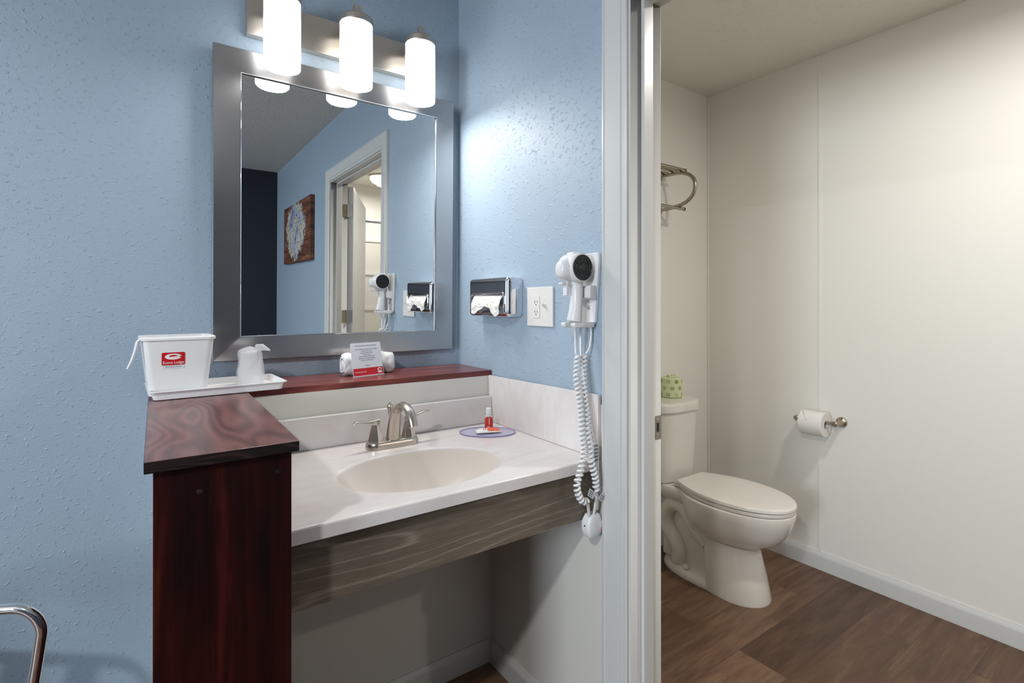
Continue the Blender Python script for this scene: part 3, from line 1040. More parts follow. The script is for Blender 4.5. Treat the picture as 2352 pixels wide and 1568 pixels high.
# housing shell with a front slot: four strips around the opening, lofted rounded box
SZ0, SZ1, SY0, SY1 = 1.262, 1.308, -0.414, -0.205
rs = []
cy_, cz_ = (TYA + TYB) / 2, (TZ0 + TZ1) / 2
for (ins, x) in ((0.002, -0.0005), (0.0, -0.004), (0.0, TX + 0.016), (0.0015, TX + 0.009), (0.0055, TX + 0.0035), (0.012, TX + 0.0007), (0.020, TX)):
    rs.append([(x, cy_ + a, cz_ + b) for a, b in rrect((TYB - TYA) / 2 - ins, (TZ1 - TZ0) / 2 - ins, 0.016 - min(ins, 0.010))])
slot_r = [(TX, (SY0 + SY1) / 2 + a, (SZ0 + SZ1) / 2 + b) for a, b in rrect((SY1 - SY0) / 2, (SZ1 - SZ0) / 2, 0.012)]
rs.append(slot_r)
rs.append([(TX + 0.012, y, z) for _, y, z in slot_r])
MB().loft(rs, True, True).build('housing', M['chrome'], td, ang=60)
lipr = MB().tube([(TX - 0.001, y, z) for _, y, z in slot_r[::1]], 0.0032, 8, closed=True)
lipr.build('slot_rim', M['chrome'], td)


def tiss(u_, v_):
    y = -0.400 + 0.180 * u_
    edge = 0.010 * noise.noise(Vector((u_ * 4.2, 1.3, 0)))
    ln = 0.052 + edge * 1.6 + 0.012 * math.sin(u_ * 9.0)
    z = 1.302 - ln * v_ + 0.003 * (u_ - 0.5)
    fold = noise.noise(Vector((u_ * 5.0, v_ * 2.2, 4.0))) * 0.012 * (0.3 + v_) + noise.noise(Vector((u_ * 11, v_ * 5, 9.0))) * 0.005
    x = TX + 0.004 - 0.014 * math.sin(min(v_ * 2.2, 1.57)) - abs(fold)
    return (x, y + 0.008 * v_ * noise.noise(Vector((u_ * 3, 7, v_))), z)


tm = MB().grid(30, 14, tiss)
to = tm.build('tissue', M['paper'], td, ang=12)
sol = to.modifiers.new('thick', 'SOLIDIFY')
sol.thickness = 0.0006

# outlet and switch plate
op = thing('outlet_plate', 'ivory double wall plate with an outlet and a toggle switch beside the tissue box', 'outlet', (0, -0.532, 1.264))
MB().box(-0.0065, -0.0003, -0.5970, -0.4665, 1.2020, 1.3255, 0.0022, 3).build('cover_plate', M['ivory'], op)
rc = MB().box(-0.0085, -0.0060, -0.5345, -0.5005, 1.2290, 1.2980, 0.0008).build('receptacle', M['ivory'], op)
sl = MB()
for zc in (1.279, 1.248):
    sl.box(-0.0090, -0.0080, -0.5120, -0.5100, zc - 0.004, zc + 0.004).box(-0.0090, -0.0080, -0.5245, -0.5225, zc - 0.0032, zc + 0.0032)
    sl.cyl((-0.0090, -0.5172, zc - 0.009), (-0.0080, -0.5172, zc - 0.009), 0.0022, n=10)
sl.build('slots', M['dark'], rc)
bt_ = MB().box(-0.0093, -0.0080, -0.5225, -0.5125, 1.2600, 1.2632, 0.0004).box(-0.0093, -0.0080, -0.5225, -0.5125, 1.2645, 1.2677, 0.0004)
bt_.build('test_button', M['grey_plastic'], rc)
tg = MB().box(-0.0078, -0.0060, -0.5680, -0.5580, 1.2510, 1.2750, 0.0004)
tgo = tg.build('switch_surround', M['grey_plastic'], op)
MB().prism([(-0.0070, 1.2570), (-0.0070, 1.2690), (-0.0195, 1.2745), (-0.0200, 1.2690)], 'y', -0.5655, -0.5605, 0.0008).build('toggle', M['ivory'], tgo)
for (y, z) in ((-0.5175, 1.3125), (-0.5175, 1.2155), (-0.563, 1.293), (-0.563, 1.234)):
    MB().lathe([(0.0030, 0.0), (0.0024, 0.0008)], n=12, mtx=frame_mtx((-0.0065, y, z), (0, 1, 0), (0, 0, -1))).build('plate_screw', M['grey_plastic'], op)

# hair dryer holder and dryer
dh = thing('dryer_holder', 'white plastic wall bracket holding the hair dryer beside the door casing', 'holder', (0, -0.755, 1.30))
hm = MB()
hm.prism([(-0.796, 1.412), (-0.716, 1.412), (-0.712, 1.40), (-0.720, 1.222), (-0.730, 1.211), (-0.772, 1.211), (-0.784, 1.222), (-0.799, 1.395)], 'x', -0.012, -0.0003, 0.003)
hm.build('back_shell', M['dryer'], dh)
hm = MB()
hm.prism([(-0.0115, 1.322), (-0.0330, 1.322), (-0.0365, 1.316), (-0.0365, 1.288), (-0.0115, 1.282)], 'y', -0.792, -0.722, 0.003)
hm.build('cradle_block', M['dryer'], dh)
hm = MB()
hm.prism([(-0.0115, 1.2080), (-0.0790, 1.2080), (-0.0840, 1.2130), (-0.0840, 1.2215), (-0.0115, 1.2235)], 'y', -0.784, -0.766, 0.003)
hm.prism([(-0.0115, 1.2080), (-0.0790, 1.2080), (-0.0840, 1.2130), (-0.0840, 1.2215), (-0.0115, 1.2235)], 'y', -0.744, -0.726, 0.003)
hm.build('cradle_fork', M['dryer'], dh)
MB().lathe([(0.006, 0.0), (0.0045, 0.001)], n=14, mtx=frame_mtx((-0.012, -0.762, 1.262), (0, 1, 0), (0, 0, -1))).build('holder_screw', M['nickel'], dh)

hd = thing('hair_dryer', 'white hair dryer with black round grille and coiled cord hung beside the door', 'hair dryer', (-0.065, -0.755, 1.22))
ax, ay, az = -0.061, -0.758, 1.3690
# fan housing: drum across y with a nozzle towards the room
bm_ = MB()
my = frame_mtx((ax, ay, az), (1, 0, 0), (0, 0, 1))   # local z -> -y
bm_.lathe([(0.034, -0.0315), (0.0370, -0.0306), (0.0392, -0.027), (0.0402, -0.018), (0.0402, 0.018), (0.0392, 0.027), (0.0370, 0.0306), (0.034, 0.0315)], n=40, mtx=my)
nz = []
for (x, hw2, hz, zc) in ((ax + 0.005, 0.0300, 0.0395, az), (ax - 0.012, 0.0295, 0.0370, az - 0.0005), (ax - 0.026, 0.0268, 0.0315, az - 0.002), (ax - 0.040, 0.0220, 0.0258, az - 0.004), (ax - 0.050, 0.0190, 0.0225, az - 0.005), (ax - 0.0545, 0.0165, 0.0198, az - 0.005), (ax - 0.0575, 0.0120, 0.0150, az - 0.005), (ax - 0.0582, 0.002, 0.002, az - 0.005)):
    ring = []
    for i in range(36):
        a = 2 * PI * i / 36
        c_, s_ = math.cos(a), math.sin(a)
        ring.append((x, ay + hw2 * math.copysign(abs(c_) ** 0.8, c_), zc + hz * math.copysign(abs(s_) ** 0.8, s_)))
    nz.append(ring)
bm_.loft(nz, True, True)
bm_.box(ax - 0.018, ax + 0.028, ay - 0.016, ay + 0.016, az + 0.026, az + 0.0435, 0.006)
bo = bm_.build('dryer_body', M['dryer'], hd, ang=55)
# handle
hp = [(ax + 0.004, az - 0.030), (ax + 0.006, az - 0.055), (ax + 0.006, az - 0.085), (ax + 0.003, az - 0.115), (ax - 0.001, az - 0.139), (ax - 0.002, az - 0.1450)]
hs = [(0.020, 0.020), (0.0185, 0.0175), (0.0180, 0.0165), (0.0190, 0.0175), (0.0215, 0.021), (0.020, 0.019)]
MB().tube([(x, ay, z) for x, z in hp], 0, 20, up=(0, 1, 0), sect=[(a, b) for a, b in hs]).build('dryer_handle', M['dryer'], hd, ang=60)
MB().box(ax - 0.052, ax - 0.036, ay - 0.008, ay + 0.008, az - 0.046, az - 0.040, 0.002).box(ax - 0.036, ax - 0.028, ay - 0.008, ay + 0.008, az - 0.075, az - 0.040, 0.002).build('trigger', M['dryer'], hd)
MB().cyl((ax - 0.028, ay, az - 0.043), (ax - 0.004, ay, az - 0.045), 0.006, n=12).build('trigger_stem', M['dryer'], hd)
for sgn in (-1, 1):
    mg = frame_mtx((ax, ay + sgn * 0.0316, az), (1, 0, 0), (0, 0, -sgn))
    g_ = MB().lathe([(0.0340, -0.002), (0.0345, 0.0012), (0.0325, 0.0016), (0.0315, 0.0004), (0.010, 0.0002), (0.009, 0.0018), (0.001, 0.0022)], n=36, mtx=mg)
    go = g_.build('intake_grille', M['black'], hd)
    rb = MB()
    for k in range(10):
        a = 2 * PI * k / 10
        rb.tube([tuple(mg @ Vector((0.010 * math.cos(a), 0.010 * math.sin(a), 0.0012))), tuple(mg @ Vector((0.032 * math.cos(a), 0.032 * math.sin(a), 0.0012)))], 0.0008, 6)
    for r_ in (0.017, 0.0245):
        rb.tube([tuple(mg @ Vector((r_ * math.cos(2 * PI * k / 24), r_ * math.sin(2 * PI * k / 24), 0.0012))) for k in range(24)], 0.0008, 6, closed=True)
    rb.build('grille_ribs', M['rubber'], go)
MB().lathe([(0.0026, -0.001), (0.0022, 0.0006)], n=10, mtx=frame_mtx((ax + 0.004, ay - 0.0182, az - 0.118), (1, 0, 0), (0, 0, 1))).build('handle_screw', M['black'], hd)
pm_ = frame_mtx((ax - 0.0345, ay - 0.0248, az - 0.003), (0.92, -0.30, 0), (0, 0, 1))
MB().box(-0.007, 0.004, 0.0045, 0.0060, -0.0004, 0.0004, mtx=pm_).box(-0.003, 0.0035, -0.0015, 0.0010, -0.0004, 0.0004, mtx=pm_).build('body_print', M['ink'], hd)

# cords: two coiled strands meeting in a low loop, a straight lead to the plug
def smooth_path(pts, n):
    out = []
    P = [Vector(p) for p in pts]
    P = [P[0] * 2 - P[1]] + P + [P[-1] * 2 - P[-2]]
    for i in range(1, len(P) - 2):
        for j in range(n):
            t = j / n
            a, b, c, d = P[i - 1], P[i], P[i + 1], P[i + 2]
            out.append(0.5 * ((2 * b) + (c - a) * t + (2 * a - 5 * b + 4 * c - d) * t * t + (3 * b - a - 3 * c + d) * t ** 3))
    out.append(P[-2])
    return out


def coil(path, r, pitch, per=10):
    seg = [(path[i + 1] - path[i]).length for i in range(len(path) - 1)]
    tot = sum(seg)
    n = int(tot / pitch * per)
    out = []
    A = None
    for k in range(n + 1):
        s_ = tot * k / n
        i = 0
        while i < len(seg) - 1 and s_ > seg[i]:
            s_ -= seg[i]
            i += 1
        p = path[i].lerp(path[i + 1], min(s_ / max(seg[i], 1e-9), 1))
        t = (path[i + 1] - path[i]).normalized()
        if A is None:
            A = Vector((0, 1, 0))
        A = (A - t * A.dot(t)).normalized()
        B = t.cross(A)
        a = 2 * PI * k / per
        out.append(p + A * (r * math.cos(a)) + B * (r * math.sin(a)))
    return out


loop = smooth_path([(-0.0517, -0.7596, 1.1332), (-0.0666, -0.7725, 1.0708), (-0.0668, -0.7866, 1.003), (-0.0737, -0.8024, 0.9262), (-0.0768, -0.8120, 0.894), (-0.0884, -0.8185, 0.8634), (-0.1005, -0.820, 0.8318), (-0.1094, -0.820, 0.8112), (-0.105, -0.820, 0.7857), (-0.0899, -0.819, 0.7634), (-0.0731, -0.818, 0.7586)], 6)
loop2 = smooth_path([(-0.0264, -0.7599, 1.1318), (-0.0401, -0.773, 1.0687), (-0.0469, -0.787, 1.0008), (-0.057, -0.8025, 0.9405), (-0.0576, -0.8102, 0.913), (-0.0593, -0.8165, 0.8804), (-0.0545, -0.8195, 0.846), (-0.0435, -0.820, 0.8096), (-0.0404, -0.818, 0.7802)], 6)
ck = MB().tube(coil(loop, 0.0070, 0.0118), 0.0034, 8)
ck.tube(coil(loop2, 0.0070, 0.0118), 0.0034, 8)
ck.build('coiled_cord', M['white_plastic'], hd, ang=80)
stc = MB()
stc.tube(smooth_path([(ax - 0.002, ay, az - 0.145), (ax + 0.002, ay + 0.001, 1.205), (-0.053, -0.752, 1.175), (-0.0517, -0.7526, 1.136)], 6), 0.0038, 8)
stc.tube(smooth_path([(-0.030, -0.7464, 1.213), (-0.0402, -0.761, 1.1267), (-0.0417, -0.773, 1.0688), (-0.0416, -0.7868, 1.0116), (-0.0421, -0.8017, 0.9441), (-0.0393, -0.8087, 0.9103), (-0.030, -0.8120, 0.87), (-0.028, -0.8130, 0.80)], 6), 0.0036, 8)
stc.tube(smooth_path([(-0.010, -0.768, 1.213), (-0.011, -0.769, 1.18), (-0.016, -0.7675, 1.150), (-0.0264, -0.7650, 1.135)], 6), 0.0032, 8)
stc.tube(smooth_path([(-0.0731, -0.818, 0.7586), (-0.066, -0.814, 0.750), (-0.060, -0.810, 0.732), (-0.050, -0.803, 0.708)], 6), 0.0044, 8)
stc.tube(smooth_path([(-0.0404, -0.818, 0.7802), (-0.038, -0.815, 0.755), (-0.036, -0.809, 0.730), (-0.035, -0.803, 0.708)], 6), 0.0044, 8)
stc.build('straight_cord', M['white_plastic'], hd, ang=80)
pl = MB()
rs = []
for (hy2, hx2, z) in ((0.010, 0.014, 0.713), (0.013, 0.018, 0.710), (0.0155, 0.022, 0.701), (0.0165, 0.0265, 0.692), (0.0165, 0.0270, 0.672), (0.0155, 0.0240, 0.660), (0.012, 0.019, 0.652)):
    rs.append([(-0.0335 + a, -0.7965 + b, z) for a, b in rrect(hx2, hy2, 0.007)])
pl.loft(rs)
po_ = pl.build('power_plug', M['white_plastic'], hd, ang=50)
MB().box(-0.016, -0.009, -0.8145, -0.8125, 0.664, 0.672, 0.0006).build('reset_button', M['red'], po_)
MB().box(-0.020, -0.010, -0.8145, -0.8125, 0.676, 0.690, 0.0006).build('test_button', M['ivory'], po_)
MB().box(-0.0612, -0.0600, -0.7985, -0.7945, 0.682, 0.686, 0.0004).build('indicator', M['black'], po_)
for (o_, xd, yd, w_, h_, pr) in (((-0.066, -0.827, 0.779), (0.78, 0, -0.62), (0.62, 0.2, 0.78), 0.024, 0.019, True), ((-0.026, -0.824, 0.762), (0.75, 0, 0.66), (-0.66, 0.1, 0.75), 0.020, 0.013, False)):
    mm = frame_mtx(o_, xd, yd)
    tgo = MB().box(-w_ / 2, w_ / 2, -h_ / 2, h_ / 2, 0, 0.0006, 0.0002, mtx=mm).build('warning_tag', M['card'], hd)
    tl = MB()
    for k in range(3):
        for zz in (0.0008, -0.0003):
            tl.box(-w_ * 0.42, w_ * 0.30, -h_ * 0.36 + k * h_ * 0.27, -h_ * 0.36 + k * h_ * 0.27 + h_ * 0.13, zz - 0.0001, zz + 0.0001, mtx=mm)
    tl.build('tag_print', M['ink'], tgo)
ct = MB().box(-0.0455, -0.0285, -0.8155, -0.8140, 0.852, 0.905, 0.0004)
cto = ct.build('cord_label', M['card'], hd)
cp_ = MB()
for k in range(5):
    cp_.box(-0.0435, -0.0310, -0.8160, -0.8150, 0.857 + k * 0.0095, 0.861 + k * 0.0095)
cp_.build('label_print', M['ink'], cto)

# ================================================================== BATHROOM
tcx = 1.130
tl_ = thing('toilet', 'bone-white two-piece toilet with closed oval lid against the bathroom back wall', 'toilet', (tcx, -0.40, 0))


def egg(hw2, yb, yf, z, n=48, p=2.2, flat=0.0):
    """closed outline: back end yb, front tip yf, half width hw2"""
    out = []
    ym = yb + (yf - yb) * 0.46
    for i in range(n):
        a = 2 * PI * i / n
        c_, s_ = math.cos(a), math.sin(a)
        x = hw2 * math.copysign(abs(c_) ** (2 / p), c_)
        if s_ >= 0:
            pb = p + flat
            x = hw2 * math.copysign(abs(c_) ** (2 / pb), c_)
            y = ym + (yb - ym) * abs(s_) ** (2 / pb)
        else:
            y = ym + (yf - ym) * abs(s_) ** (2 / 2.05)
            x = hw2 * math.copysign(abs(c_) ** (2 / 2.05), c_)
        out.append((tcx + x, y, z))
    return out


# bowl
bw = MB().loft([egg(0.085, -0.30, -0.585, 0.225), egg(0.118, -0.285, -0.640, 0.240), egg(0.148, -0.27, -0.690, 0.275), egg(0.166, -0.26, -0.722, 0.320),
                egg(0.176, -0.25, -0.738, 0.365), egg(0.180, -0.245, -0.745, 0.395), egg(0.179, -0.245, -0.744, 0.403), egg(0.172, -0.25, -0.736, 0.407)])
# rear deck under the tank
dk_ = []
for (hw2, y0, y1, z) in ((0.085, -0.06, -0.36, 0.330), (0.105, -0.05, -0.38, 0.352), (0.115, -0.045, -0.40, 0.370), (0.116, -0.045, -0.40, 0.400), (0.112, -0.05, -0.395, 0.405)):
    dk_.append([(tcx + a, (y0 + y1) / 2 + b, z) for a, b in rrect(hw2, (y0 - y1) / 2, 0.03)])
bw.loft(dk_)
bw.build('bowl', M['porcelain'], tl_, ang=50)
# pedestal: flared front foot with a rounded front, narrow recessed rear
pd = MB().loft([egg(0.114, -0.395, -0.642, 0.0, flat=3), egg(0.115, -0.395, -0.644, 0.008, flat=3), egg(0.107, -0.39, -0.625, 0.10, flat=3), egg(0.098, -0.38, -0.598, 0.20, flat=3), egg(0.099, -0.37, -0.592, 0.245, flat=2), egg(0.115, -0.34, -0.62, 0.262)])
pd.loft([egg(hw2, yb_, -0.60, z) for (hw2, yb_, z) in ((0.113, -0.125, 0.0), (0.114, -0.124, 0.012), (0.105, -0.135, 0.032), (0.085, -0.16, 0.042), (0.060, -0.18, 0.052))])
pd.loft([[(tcx + a, -0.30 + b, z) for a, b in rrect(0.055, 0.175, 0.03)] for z in (0.045, 0.20, 0.345)])
pd.build('pedestal', M['porcelain'], tl_, ang=50)
tp = MB()
for sgn in (-1, 1):
    pts = smooth_path([(tcx + sgn * 0.052, -0.395, 0.185), (tcx + sgn * 0.056, -0.345, 0.225), (tcx + sgn * 0.058, -0.300, 0.285), (tcx + sgn * 0.058, -0.250, 0.318), (tcx + sgn * 0.058, -0.195, 0.300),
                       (tcx + sgn * 0.058, -0.165, 0.250), (tcx + sgn * 0.058, -0.175, 0.195), (tcx + sgn * 0.058, -0.215, 0.150), (tcx + sgn * 0.058, -0.240, 0.100), (tcx + sgn * 0.056, -0.235, 0.045)], 4)
    tp.tube(pts, 0.040, 16)
    tp.tube(smooth_path([(tcx + sgn * 0.070, -0.33, 0.35), (tcx + sgn * 0.072, -0.36, 0.28), (tcx + sgn * 0.070, -0.40, 0.22), (tcx + sgn * 0.060, -0.46, 0.15)], 4), [0.030] * 13, 14)
    tp.sphere((tcx + sgn * 0.088, -0.30, 0.046), 0.016, 16, (1, 1, 0.8))
tp.build('trapway', M['porcelain'], tl_, ang=60)
# seat and lid
def lid_ring(k, z, yb=-0.252, yf=-0.748, hb=0.098, hw=0.174, n=26):
    out = []
    for sgn in (1, -1):
        side = []
        for i in range(n + 1):
            t = i / n
            t = t if t < 0.5 else 1 - (1 - t) ** 1.6 * 0.5 ** (1 - 1.6)
            if t < 0.47:
                h = hb + (hw - hb) * math.sin(PI / 2 * t / 0.47) ** 0.9
            else:
                q_ = (t - 0.47) / 0.53
                h = hw * max(1 - q_ ** 2.15, 0) ** 0.5
            side.append((sgn * h, yb + (yf - yb) * t))
        out += side if sgn == 1 else list(reversed(side))[1:]
    cy__ = (yb + yf) / 2
    return [(tcx + x * k, cy__ + (y - cy__) * k, z) for x, y in out]


MB().loft([lid_ring(0.955, 0.4085, -0.265), lid_ring(0.98, 0.4105, -0.265), lid_ring(0.985, 0.4200, -0.265), lid_ring(0.965, 0.4240, -0.265)]).build('seat', M['seat'], tl_)
MB().loft([lid_ring(0.97, 0.4262), lid_ring(1.0, 0.4285), lid_ring(1.0, 0.4385), lid_ring(0.985, 0.4430), lid_ring(0.93, 0.4460), lid_ring(0.6, 0.4475)]).build('lid', M['seat'], tl_)
for sgn in (-1, 1):
    MB().box(tcx + sgn * 0.075 - 0.020, tcx + sgn * 0.075 + 0.020, -0.268, -0.235, 0.4055, 0.430, 0.006).build('seat_hinge', M['seat'], tl_)


def tank_ring(hw2, yb, yf, z, k=1.0, n=40):
    # D-shaped plan: flat back, bowed front with soft corners
    out = []
    for i in range(n + 1):
        a = PI * i / n
        c_, s_ = math.cos(a), math.sin(a)
        x = hw2 * math.copysign(abs(c_) ** 0.55, c_)
        y = (yb - 0.055) + (yf - yb + 0.055) * abs(s_) ** 0.75
        out.append((tcx + x, y, z))
    out += [(tcx - hw2, yb, z), (tcx + hw2, yb, z)]
    return out


MB().loft([tank_ring(0.148, -0.045, -0.205, 0.408), tank_ring(0.153, -0.040, -0.212, 0.420), tank_ring(0.162, -0.032, -0.224, 0.60), tank_ring(0.167, -0.030, -0.230, 0.747)]).build('tank', M['porcelain'], tl_, ang=40)
MB().loft([tank_ring(0.170, -0.028, -0.234, 0.7475), tank_ring(0.176, -0.024, -0.241, 0.752), tank_ring(0.177, -0.024, -0.242, 0.782), tank_ring(0.171, -0.028, -0.236, 0.792), tank_ring(0.150, -0.045, -0.215, 0.796)]).build('tank_lid', M['porcelain'], tl_, ang=40)

# spare roll on the tank
sr = thing('spare_paper_roll', 'green wrapped spare toilet paper roll standing on the toilet tank', 'toilet paper', (1.192, -0.098, 0.7962))
rl = MB().lathe([(0.050, 0.0), (0.0545, 0.003), (0.0550, 0.010), (0.0550, 0.092), (0.052, 0.099), (0.030, 0.101), (0.020, 0.098)], (1.192, -0.098, 0.7964), 40)
rl.build('wrapped_roll', M['wrapper'], sr)
MB().box(1.165, 1.220, -0.112, -0.086, 0.8945, 0.908, 0.005).build('wrapper_tuck', M['wrapper'], sr)

# paper holder and roll on the right wall
hz_ = 0.722
ph = thing('paper_holder', 'satin nickel two-post toilet paper holder on the bathroom wall', 'paper holder', (BX, -0.632, hz_))
hxo = BX - 0.068
for y_ in (-0.549, -0.719):
    mp_ = frame_mtx((BX, y_, hz_), (0, 1, 0), (0, 0, -1))
    p_ = MB().lathe([(0.024, 0.0), (0.0245, 0.004), (0.022, 0.009), (0.015, 0.014), (0.0115, 0.022), (0.0100, 0.045), (0.0105, 0.060), (0.0125, 0.066), (0.0125, 0.078), (0.010, 0.081)], n=24, mtx=mp_)
    p_.build('post', M['bronze_nickel'], ph)
MB().cyl((hxo - 0.004, -0.549, hz_), (hxo - 0.004, -0.719, hz_), 0.0085, n=16).build('spindle', M['bronze_nickel'], ph)
tpz = hz_ - 0.0105
trl = thing('toilet_paper_roll', 'white toilet paper roll with a folded point hanging on the paper holder', 'toilet paper', (hxo - 0.004, -0.6305, tpz))
mt = frame_mtx((hxo - 0.004, -0.6305, tpz), (1, 0, 0), (0, 0, 1))
MB().lathe([(0.0200, -0.052), (0.0555, -0.052), (0.0575, -0.050), (0.0575, 0.050), (0.0555, 0.052), (0.0200, 0.052), (0.0195, 0.050), (0.0195, -0.050), (0.0200, -0.052)], n=48, mtx=mt, cap0=False, cap1=False).build('paper_roll', M['paper'], trl)


def tri(u_, v_):
    a = math.radians(100 + 62 * v_)
    w_ = 0.050 * (1 - v_)
    return (hxo - 0.004 + 0.0588 * math.cos(a), -0.6305 + (u_ - 0.5) * 2 * w_ - 0.0 + 0.012 * v_, tpz + 0.0588 * math.sin(a))


fo = MB().grid(10, 10, tri).build('folded_point', M['paper'], trl)
sol = fo.modifiers.new('thick', 'SOLIDIFY')
sol.thickness = 0.0015

# towel rack on the bathroom back wall
rk = thing('towel_rack', 'satin nickel tube towel rack with curved end bracket on bathroom wall above toilet', 'towel rack', (0.95, BY0, 1.87))
for xe in (1.200, 0.62):
    bar_ = smooth_path([(xe, BY0, 1.945), (xe, -0.07, 1.946), (xe, -0.155, 1.940), (xe, -0.215, 1.912), (xe, -0.238, 1.865), (xe, -0.220, 1.812), (xe, -0.165, 1.780), (xe, -0.08, 1.770), (xe, BY0, 1.770)], 6)
    MB().tube(bar_, 0.0095, 14).build('end_bracket', M['bronze_nickel'], rk)
    for zz in (1.945, 1.770):
        MB().lathe([(0.022, 0), (0.022, 0.005), (0.012, 0.009)], n=20, mtx=frame_mtx((xe, BY0, zz), (1, 0, 0), (0, 0, 1))).build('wall_flange', M['bronze_nickel'], rk)
for (yy, zz) in ((-0.045, 1.963), (-0.10, 1.963), (-0.155, 1.957), (-0.150, 1.760)):
    r_ = MB().cyl((0.585, yy, zz), (1.225, yy, zz), 0.0085, n=14)
    ro = r_.build('rail', M['bronze_nickel'], rk)
    for xe, s_ in ((0.585, -1), (1.225, 1)):
        MB().cyl((xe, yy, zz), (xe + s_ * 0.008, yy, zz), 0.0092, n=14).build('end_cap', M['rubber'], ro)


def dome(name, label, loc, power, r=0.15, col=(1.0, 0.965, 0.915)):
    t = thing(name, label, 'light', loc)
    x, y, z = loc
    MB().lathe([(r + 0.012, 0.0), (r + 0.012, -0.018), (r - 0.004, -0.022)], loc, 40).build('lamp_base', M['nickel'], t)
    MB().lathe([(r, -0.020), (r * 0.97, -0.040), (r * 0.80, -0.068), (r * 0.45, -0.088), (0.01, -0.094)], loc, 40).build('lamp_dome', M['dome'], t)
    l = area('lamp_glow', (x, y, z - 0.0955), (0, 0, 0), r * 0.8, r * 0.8, power, col)
    l.data.shape = 'DISK'
    return t


dome('ceiling_lamp', 'white dome ceiling lamp in the middle of the bathroom ceiling', (0.82, -1.50, ZB - 0.0002), P_BATH)
dome('tub_lamp', 'white dome ceiling lamp over the tub, seen in the mirror', (0.86, -3.20, ZB - 0.0002), P_TUB, 0.12)
dome('bedroom_fill_lamp', 'unseen white dome lamp added on the bedroom ceiling as fill light', (-2.0, -1.9, ZC - 0.0002), P_ROOM, 0.17, (0.95, 0.98, 1.0))  # unseen fixture, added to fill the vanity side with light

# tub with surround and curtain rod (seen through the door in the mirror)
tb = thing('bathtub', 'white bathtub with stepped wall surround at far end of bathroom, seen in mirror', 'bathtub', (0.875, -3.40, 0))
t_ = MB()
rs = []
for (i_, z) in ((0.0, 0.0), (0.0, 0.44), (0.01, 0.45), (0.07, 0.45), (0.09, 0.43), (0.13, 0.12), (0.2, 0.09)):
    rs.append([(0.875 + a, -3.385 + b, z) for a, b in rrect(0.745 - i_, 0.35 - i_, 0.04)])
t_.loft(rs, True, True)
t_.build('tub', M['porcelain'], tb, ang=50)
for k, (z0, z1, d) in enumerate(((0.45, 1.14, 0.080), (1.14, 1.52, 0.060), (1.52, 1.88, 0.040))):
    s_ = MB().box(WT + 0.002, BX - 0.002, BY1 + 0.002, BY1 + d, z0 + 0.001, z1, 0.004)
    s_.box(WT + 0.002, BX - 0.002, BY1 + d - 0.002, BY1 + d + 0.012, z1 - 0.022, z1, 0.005)
    s_.build('surround_panel', M['porcelain'], tb)
tag(MB().cyl((WT + 0.001, -3.03, 1.985), (BX - 0.001, -3.03, 1.985), 0.0125, n=16).build('curtain_rod', M['chrome']), 'chrome shower curtain rod across the front of the tub, seen in mirror', 'rod')

# ================================================================== BEDROOM THINGS
# abstract painting (seen in the mirror)
m = M['painting'] = new_mat('abstract painting', (0.2, 0.1, 0.05, 1), 0.6)
v = obj_coord(m)
sv = N(m, 'ShaderNodeSeparateXYZ')
L(m, v, sv.inputs[0])
pn = noise_tex(m, obj_coord(m, (1, 7, 9)), 1.6, 5, 0.65, 1.0)
wb = ramp(m, noise_tex(m, obj_coord(m, (1, 2, 16)), 1.5, 4, 0.6), [(0.35, lin(52, 28, 20)), (0.6, lin(116, 70, 48)), (0.75, lin(165, 118, 70))])
pc = ramp(m, noise_tex(m, obj_coord(m, (1, 9, 5)), 1.3, 6, 0.72, 0.6), [(0.34, lin(28, 30, 52)), (0.42, lin(104, 108, 150)), (0.48, lin(196, 196, 204)), (0.53, lin(92, 112, 108)), (0.56, lin(205, 185, 40)), (0.575, lin(208, 200, 198)), (0.68, lin(70, 60, 90))])
dy = mathn(m, 'DIVIDE', mathn(m, 'ADD', sv.outputs[1], 0.04), 0.36)
dz = mathn(m, 'DIVIDE', mathn(m, 'SUBTRACT', sv.outputs[2], 0.27), 0.25)
rr = mathn(m, 'ADD', mathn(m, 'MULTIPLY', dy, dy), mathn(m, 'MULTIPLY', dz, dz))
rr = mathn(m, 'ADD', rr, mathn(m, 'MULTIPLY', mathn(m, 'SUBTRACT', pn, 0.5), 2.6))
mk2 = ramp(m, rr, [(0.75, (1, 1, 1, 1)), (0.95, (0, 0, 0, 1))])
L(m, mixc(m, mk2, wb, pc), bsdf(m).inputs['Base Color'])
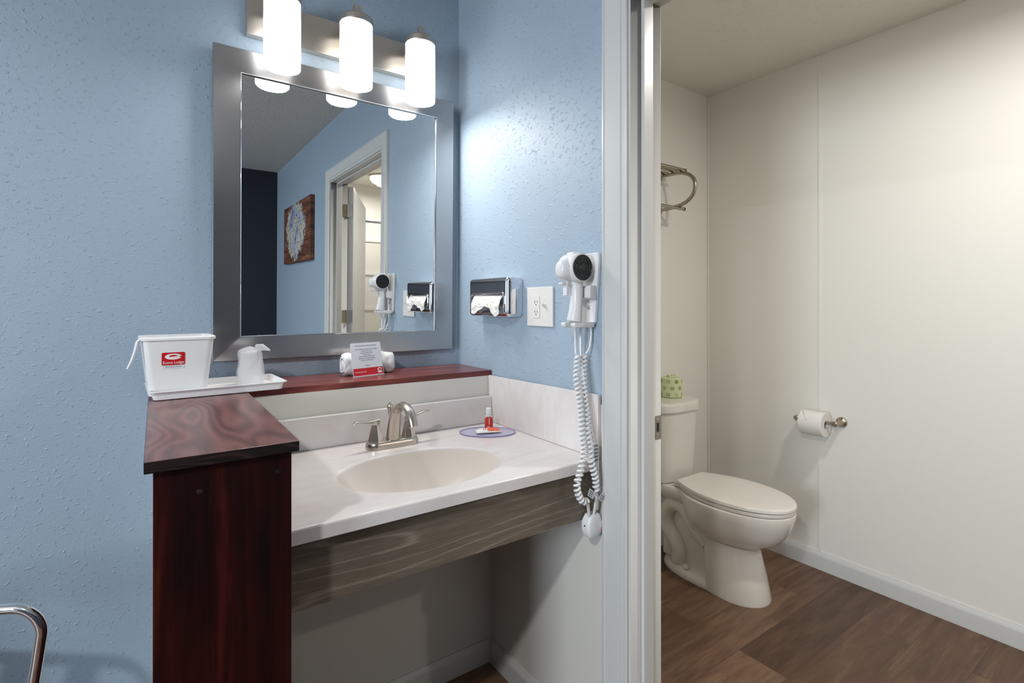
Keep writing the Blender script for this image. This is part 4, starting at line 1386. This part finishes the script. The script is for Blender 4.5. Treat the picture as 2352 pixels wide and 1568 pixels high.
pt = thing('wall_art', 'abstract painting on rustic brown boards on the blue wall, seen in the mirror', 'painting', (-0.002, -2.795, 1.555))
for k in range(3):
    MB().box(-0.032, -0.002, -3.275, -2.315, 1.5555 + k * 0.1655, 1.7195 + k * 0.1655, 0.002).build('board', M['painting'], pt)

# chrome tube rack against the blue wall, lower left
ct_r = math.atan2(0.57, -0.82)
lr = thing('luggage_rack', 'chrome bent tube frame standing by the blue wall left of the wooden column', 'rack', (-1.30, -0.30, 0))
dirv = Vector((-0.82, 0.40, 0.0))
dirv.normalize()
off = Vector((-0.42, -0.60, 0))


def uframe(origin, lean):
    o0 = Vector(origin)
    Lb, zt, rc_ = 0.40, 0.632, 0.055
    def P(s, z):
        return o0 + dirv * s + Vector((0, 0, z)) + lean * ((zt - z) / zt)
    pts = [P(0.075, 0.0), P(0.040, 0.3), P(0.008, zt - rc_ - 0.06)]
    pts += [P(rc_ - rc_ * math.cos(a), zt - rc_ + rc_ * math.sin(a)) for a in [math.radians(10 * i) for i in range(10)]]
    pts += [P(Lb / 2, zt + 0.001)]
    pts += [P(Lb - rc_ + rc_ * math.sin(a), zt - rc_ + rc_ * math.cos(a)) for a in [math.radians(10 * i) for i in range(10)]]
    pts += [P(Lb - 0.008, zt - rc_ - 0.06), P(Lb - 0.040, 0.3), P(Lb - 0.075, 0.0)]
    return MB().tube(pts, 0.0108, 18)


uframe((-1.192, -0.341, 0), Vector((0, 0, 0))).build('tube_frame', M['chrome'], lr, ang=80)
uframe(Vector((-1.192, -0.341, 0)) + off, Vector((0, 0, 0))).build('tube_frame', M['chrome'], lr, ang=80)
for s_ in (0.10, 0.20, 0.30):
    a = Vector((-1.192, -0.341, 0.636)) + dirv * s_
    b = a + off
    MB().tube([tuple(a), tuple((a + b) / 2 - Vector((0, 0, 0.03))), tuple(b)], 0, 8, up=(0, 0, 1), sect=[(0.0015, 0.025)] * 3).build('strap', M['black'], lr)

for o in bpy.data.objects:
    if '_local' in o:
        del o['_local']
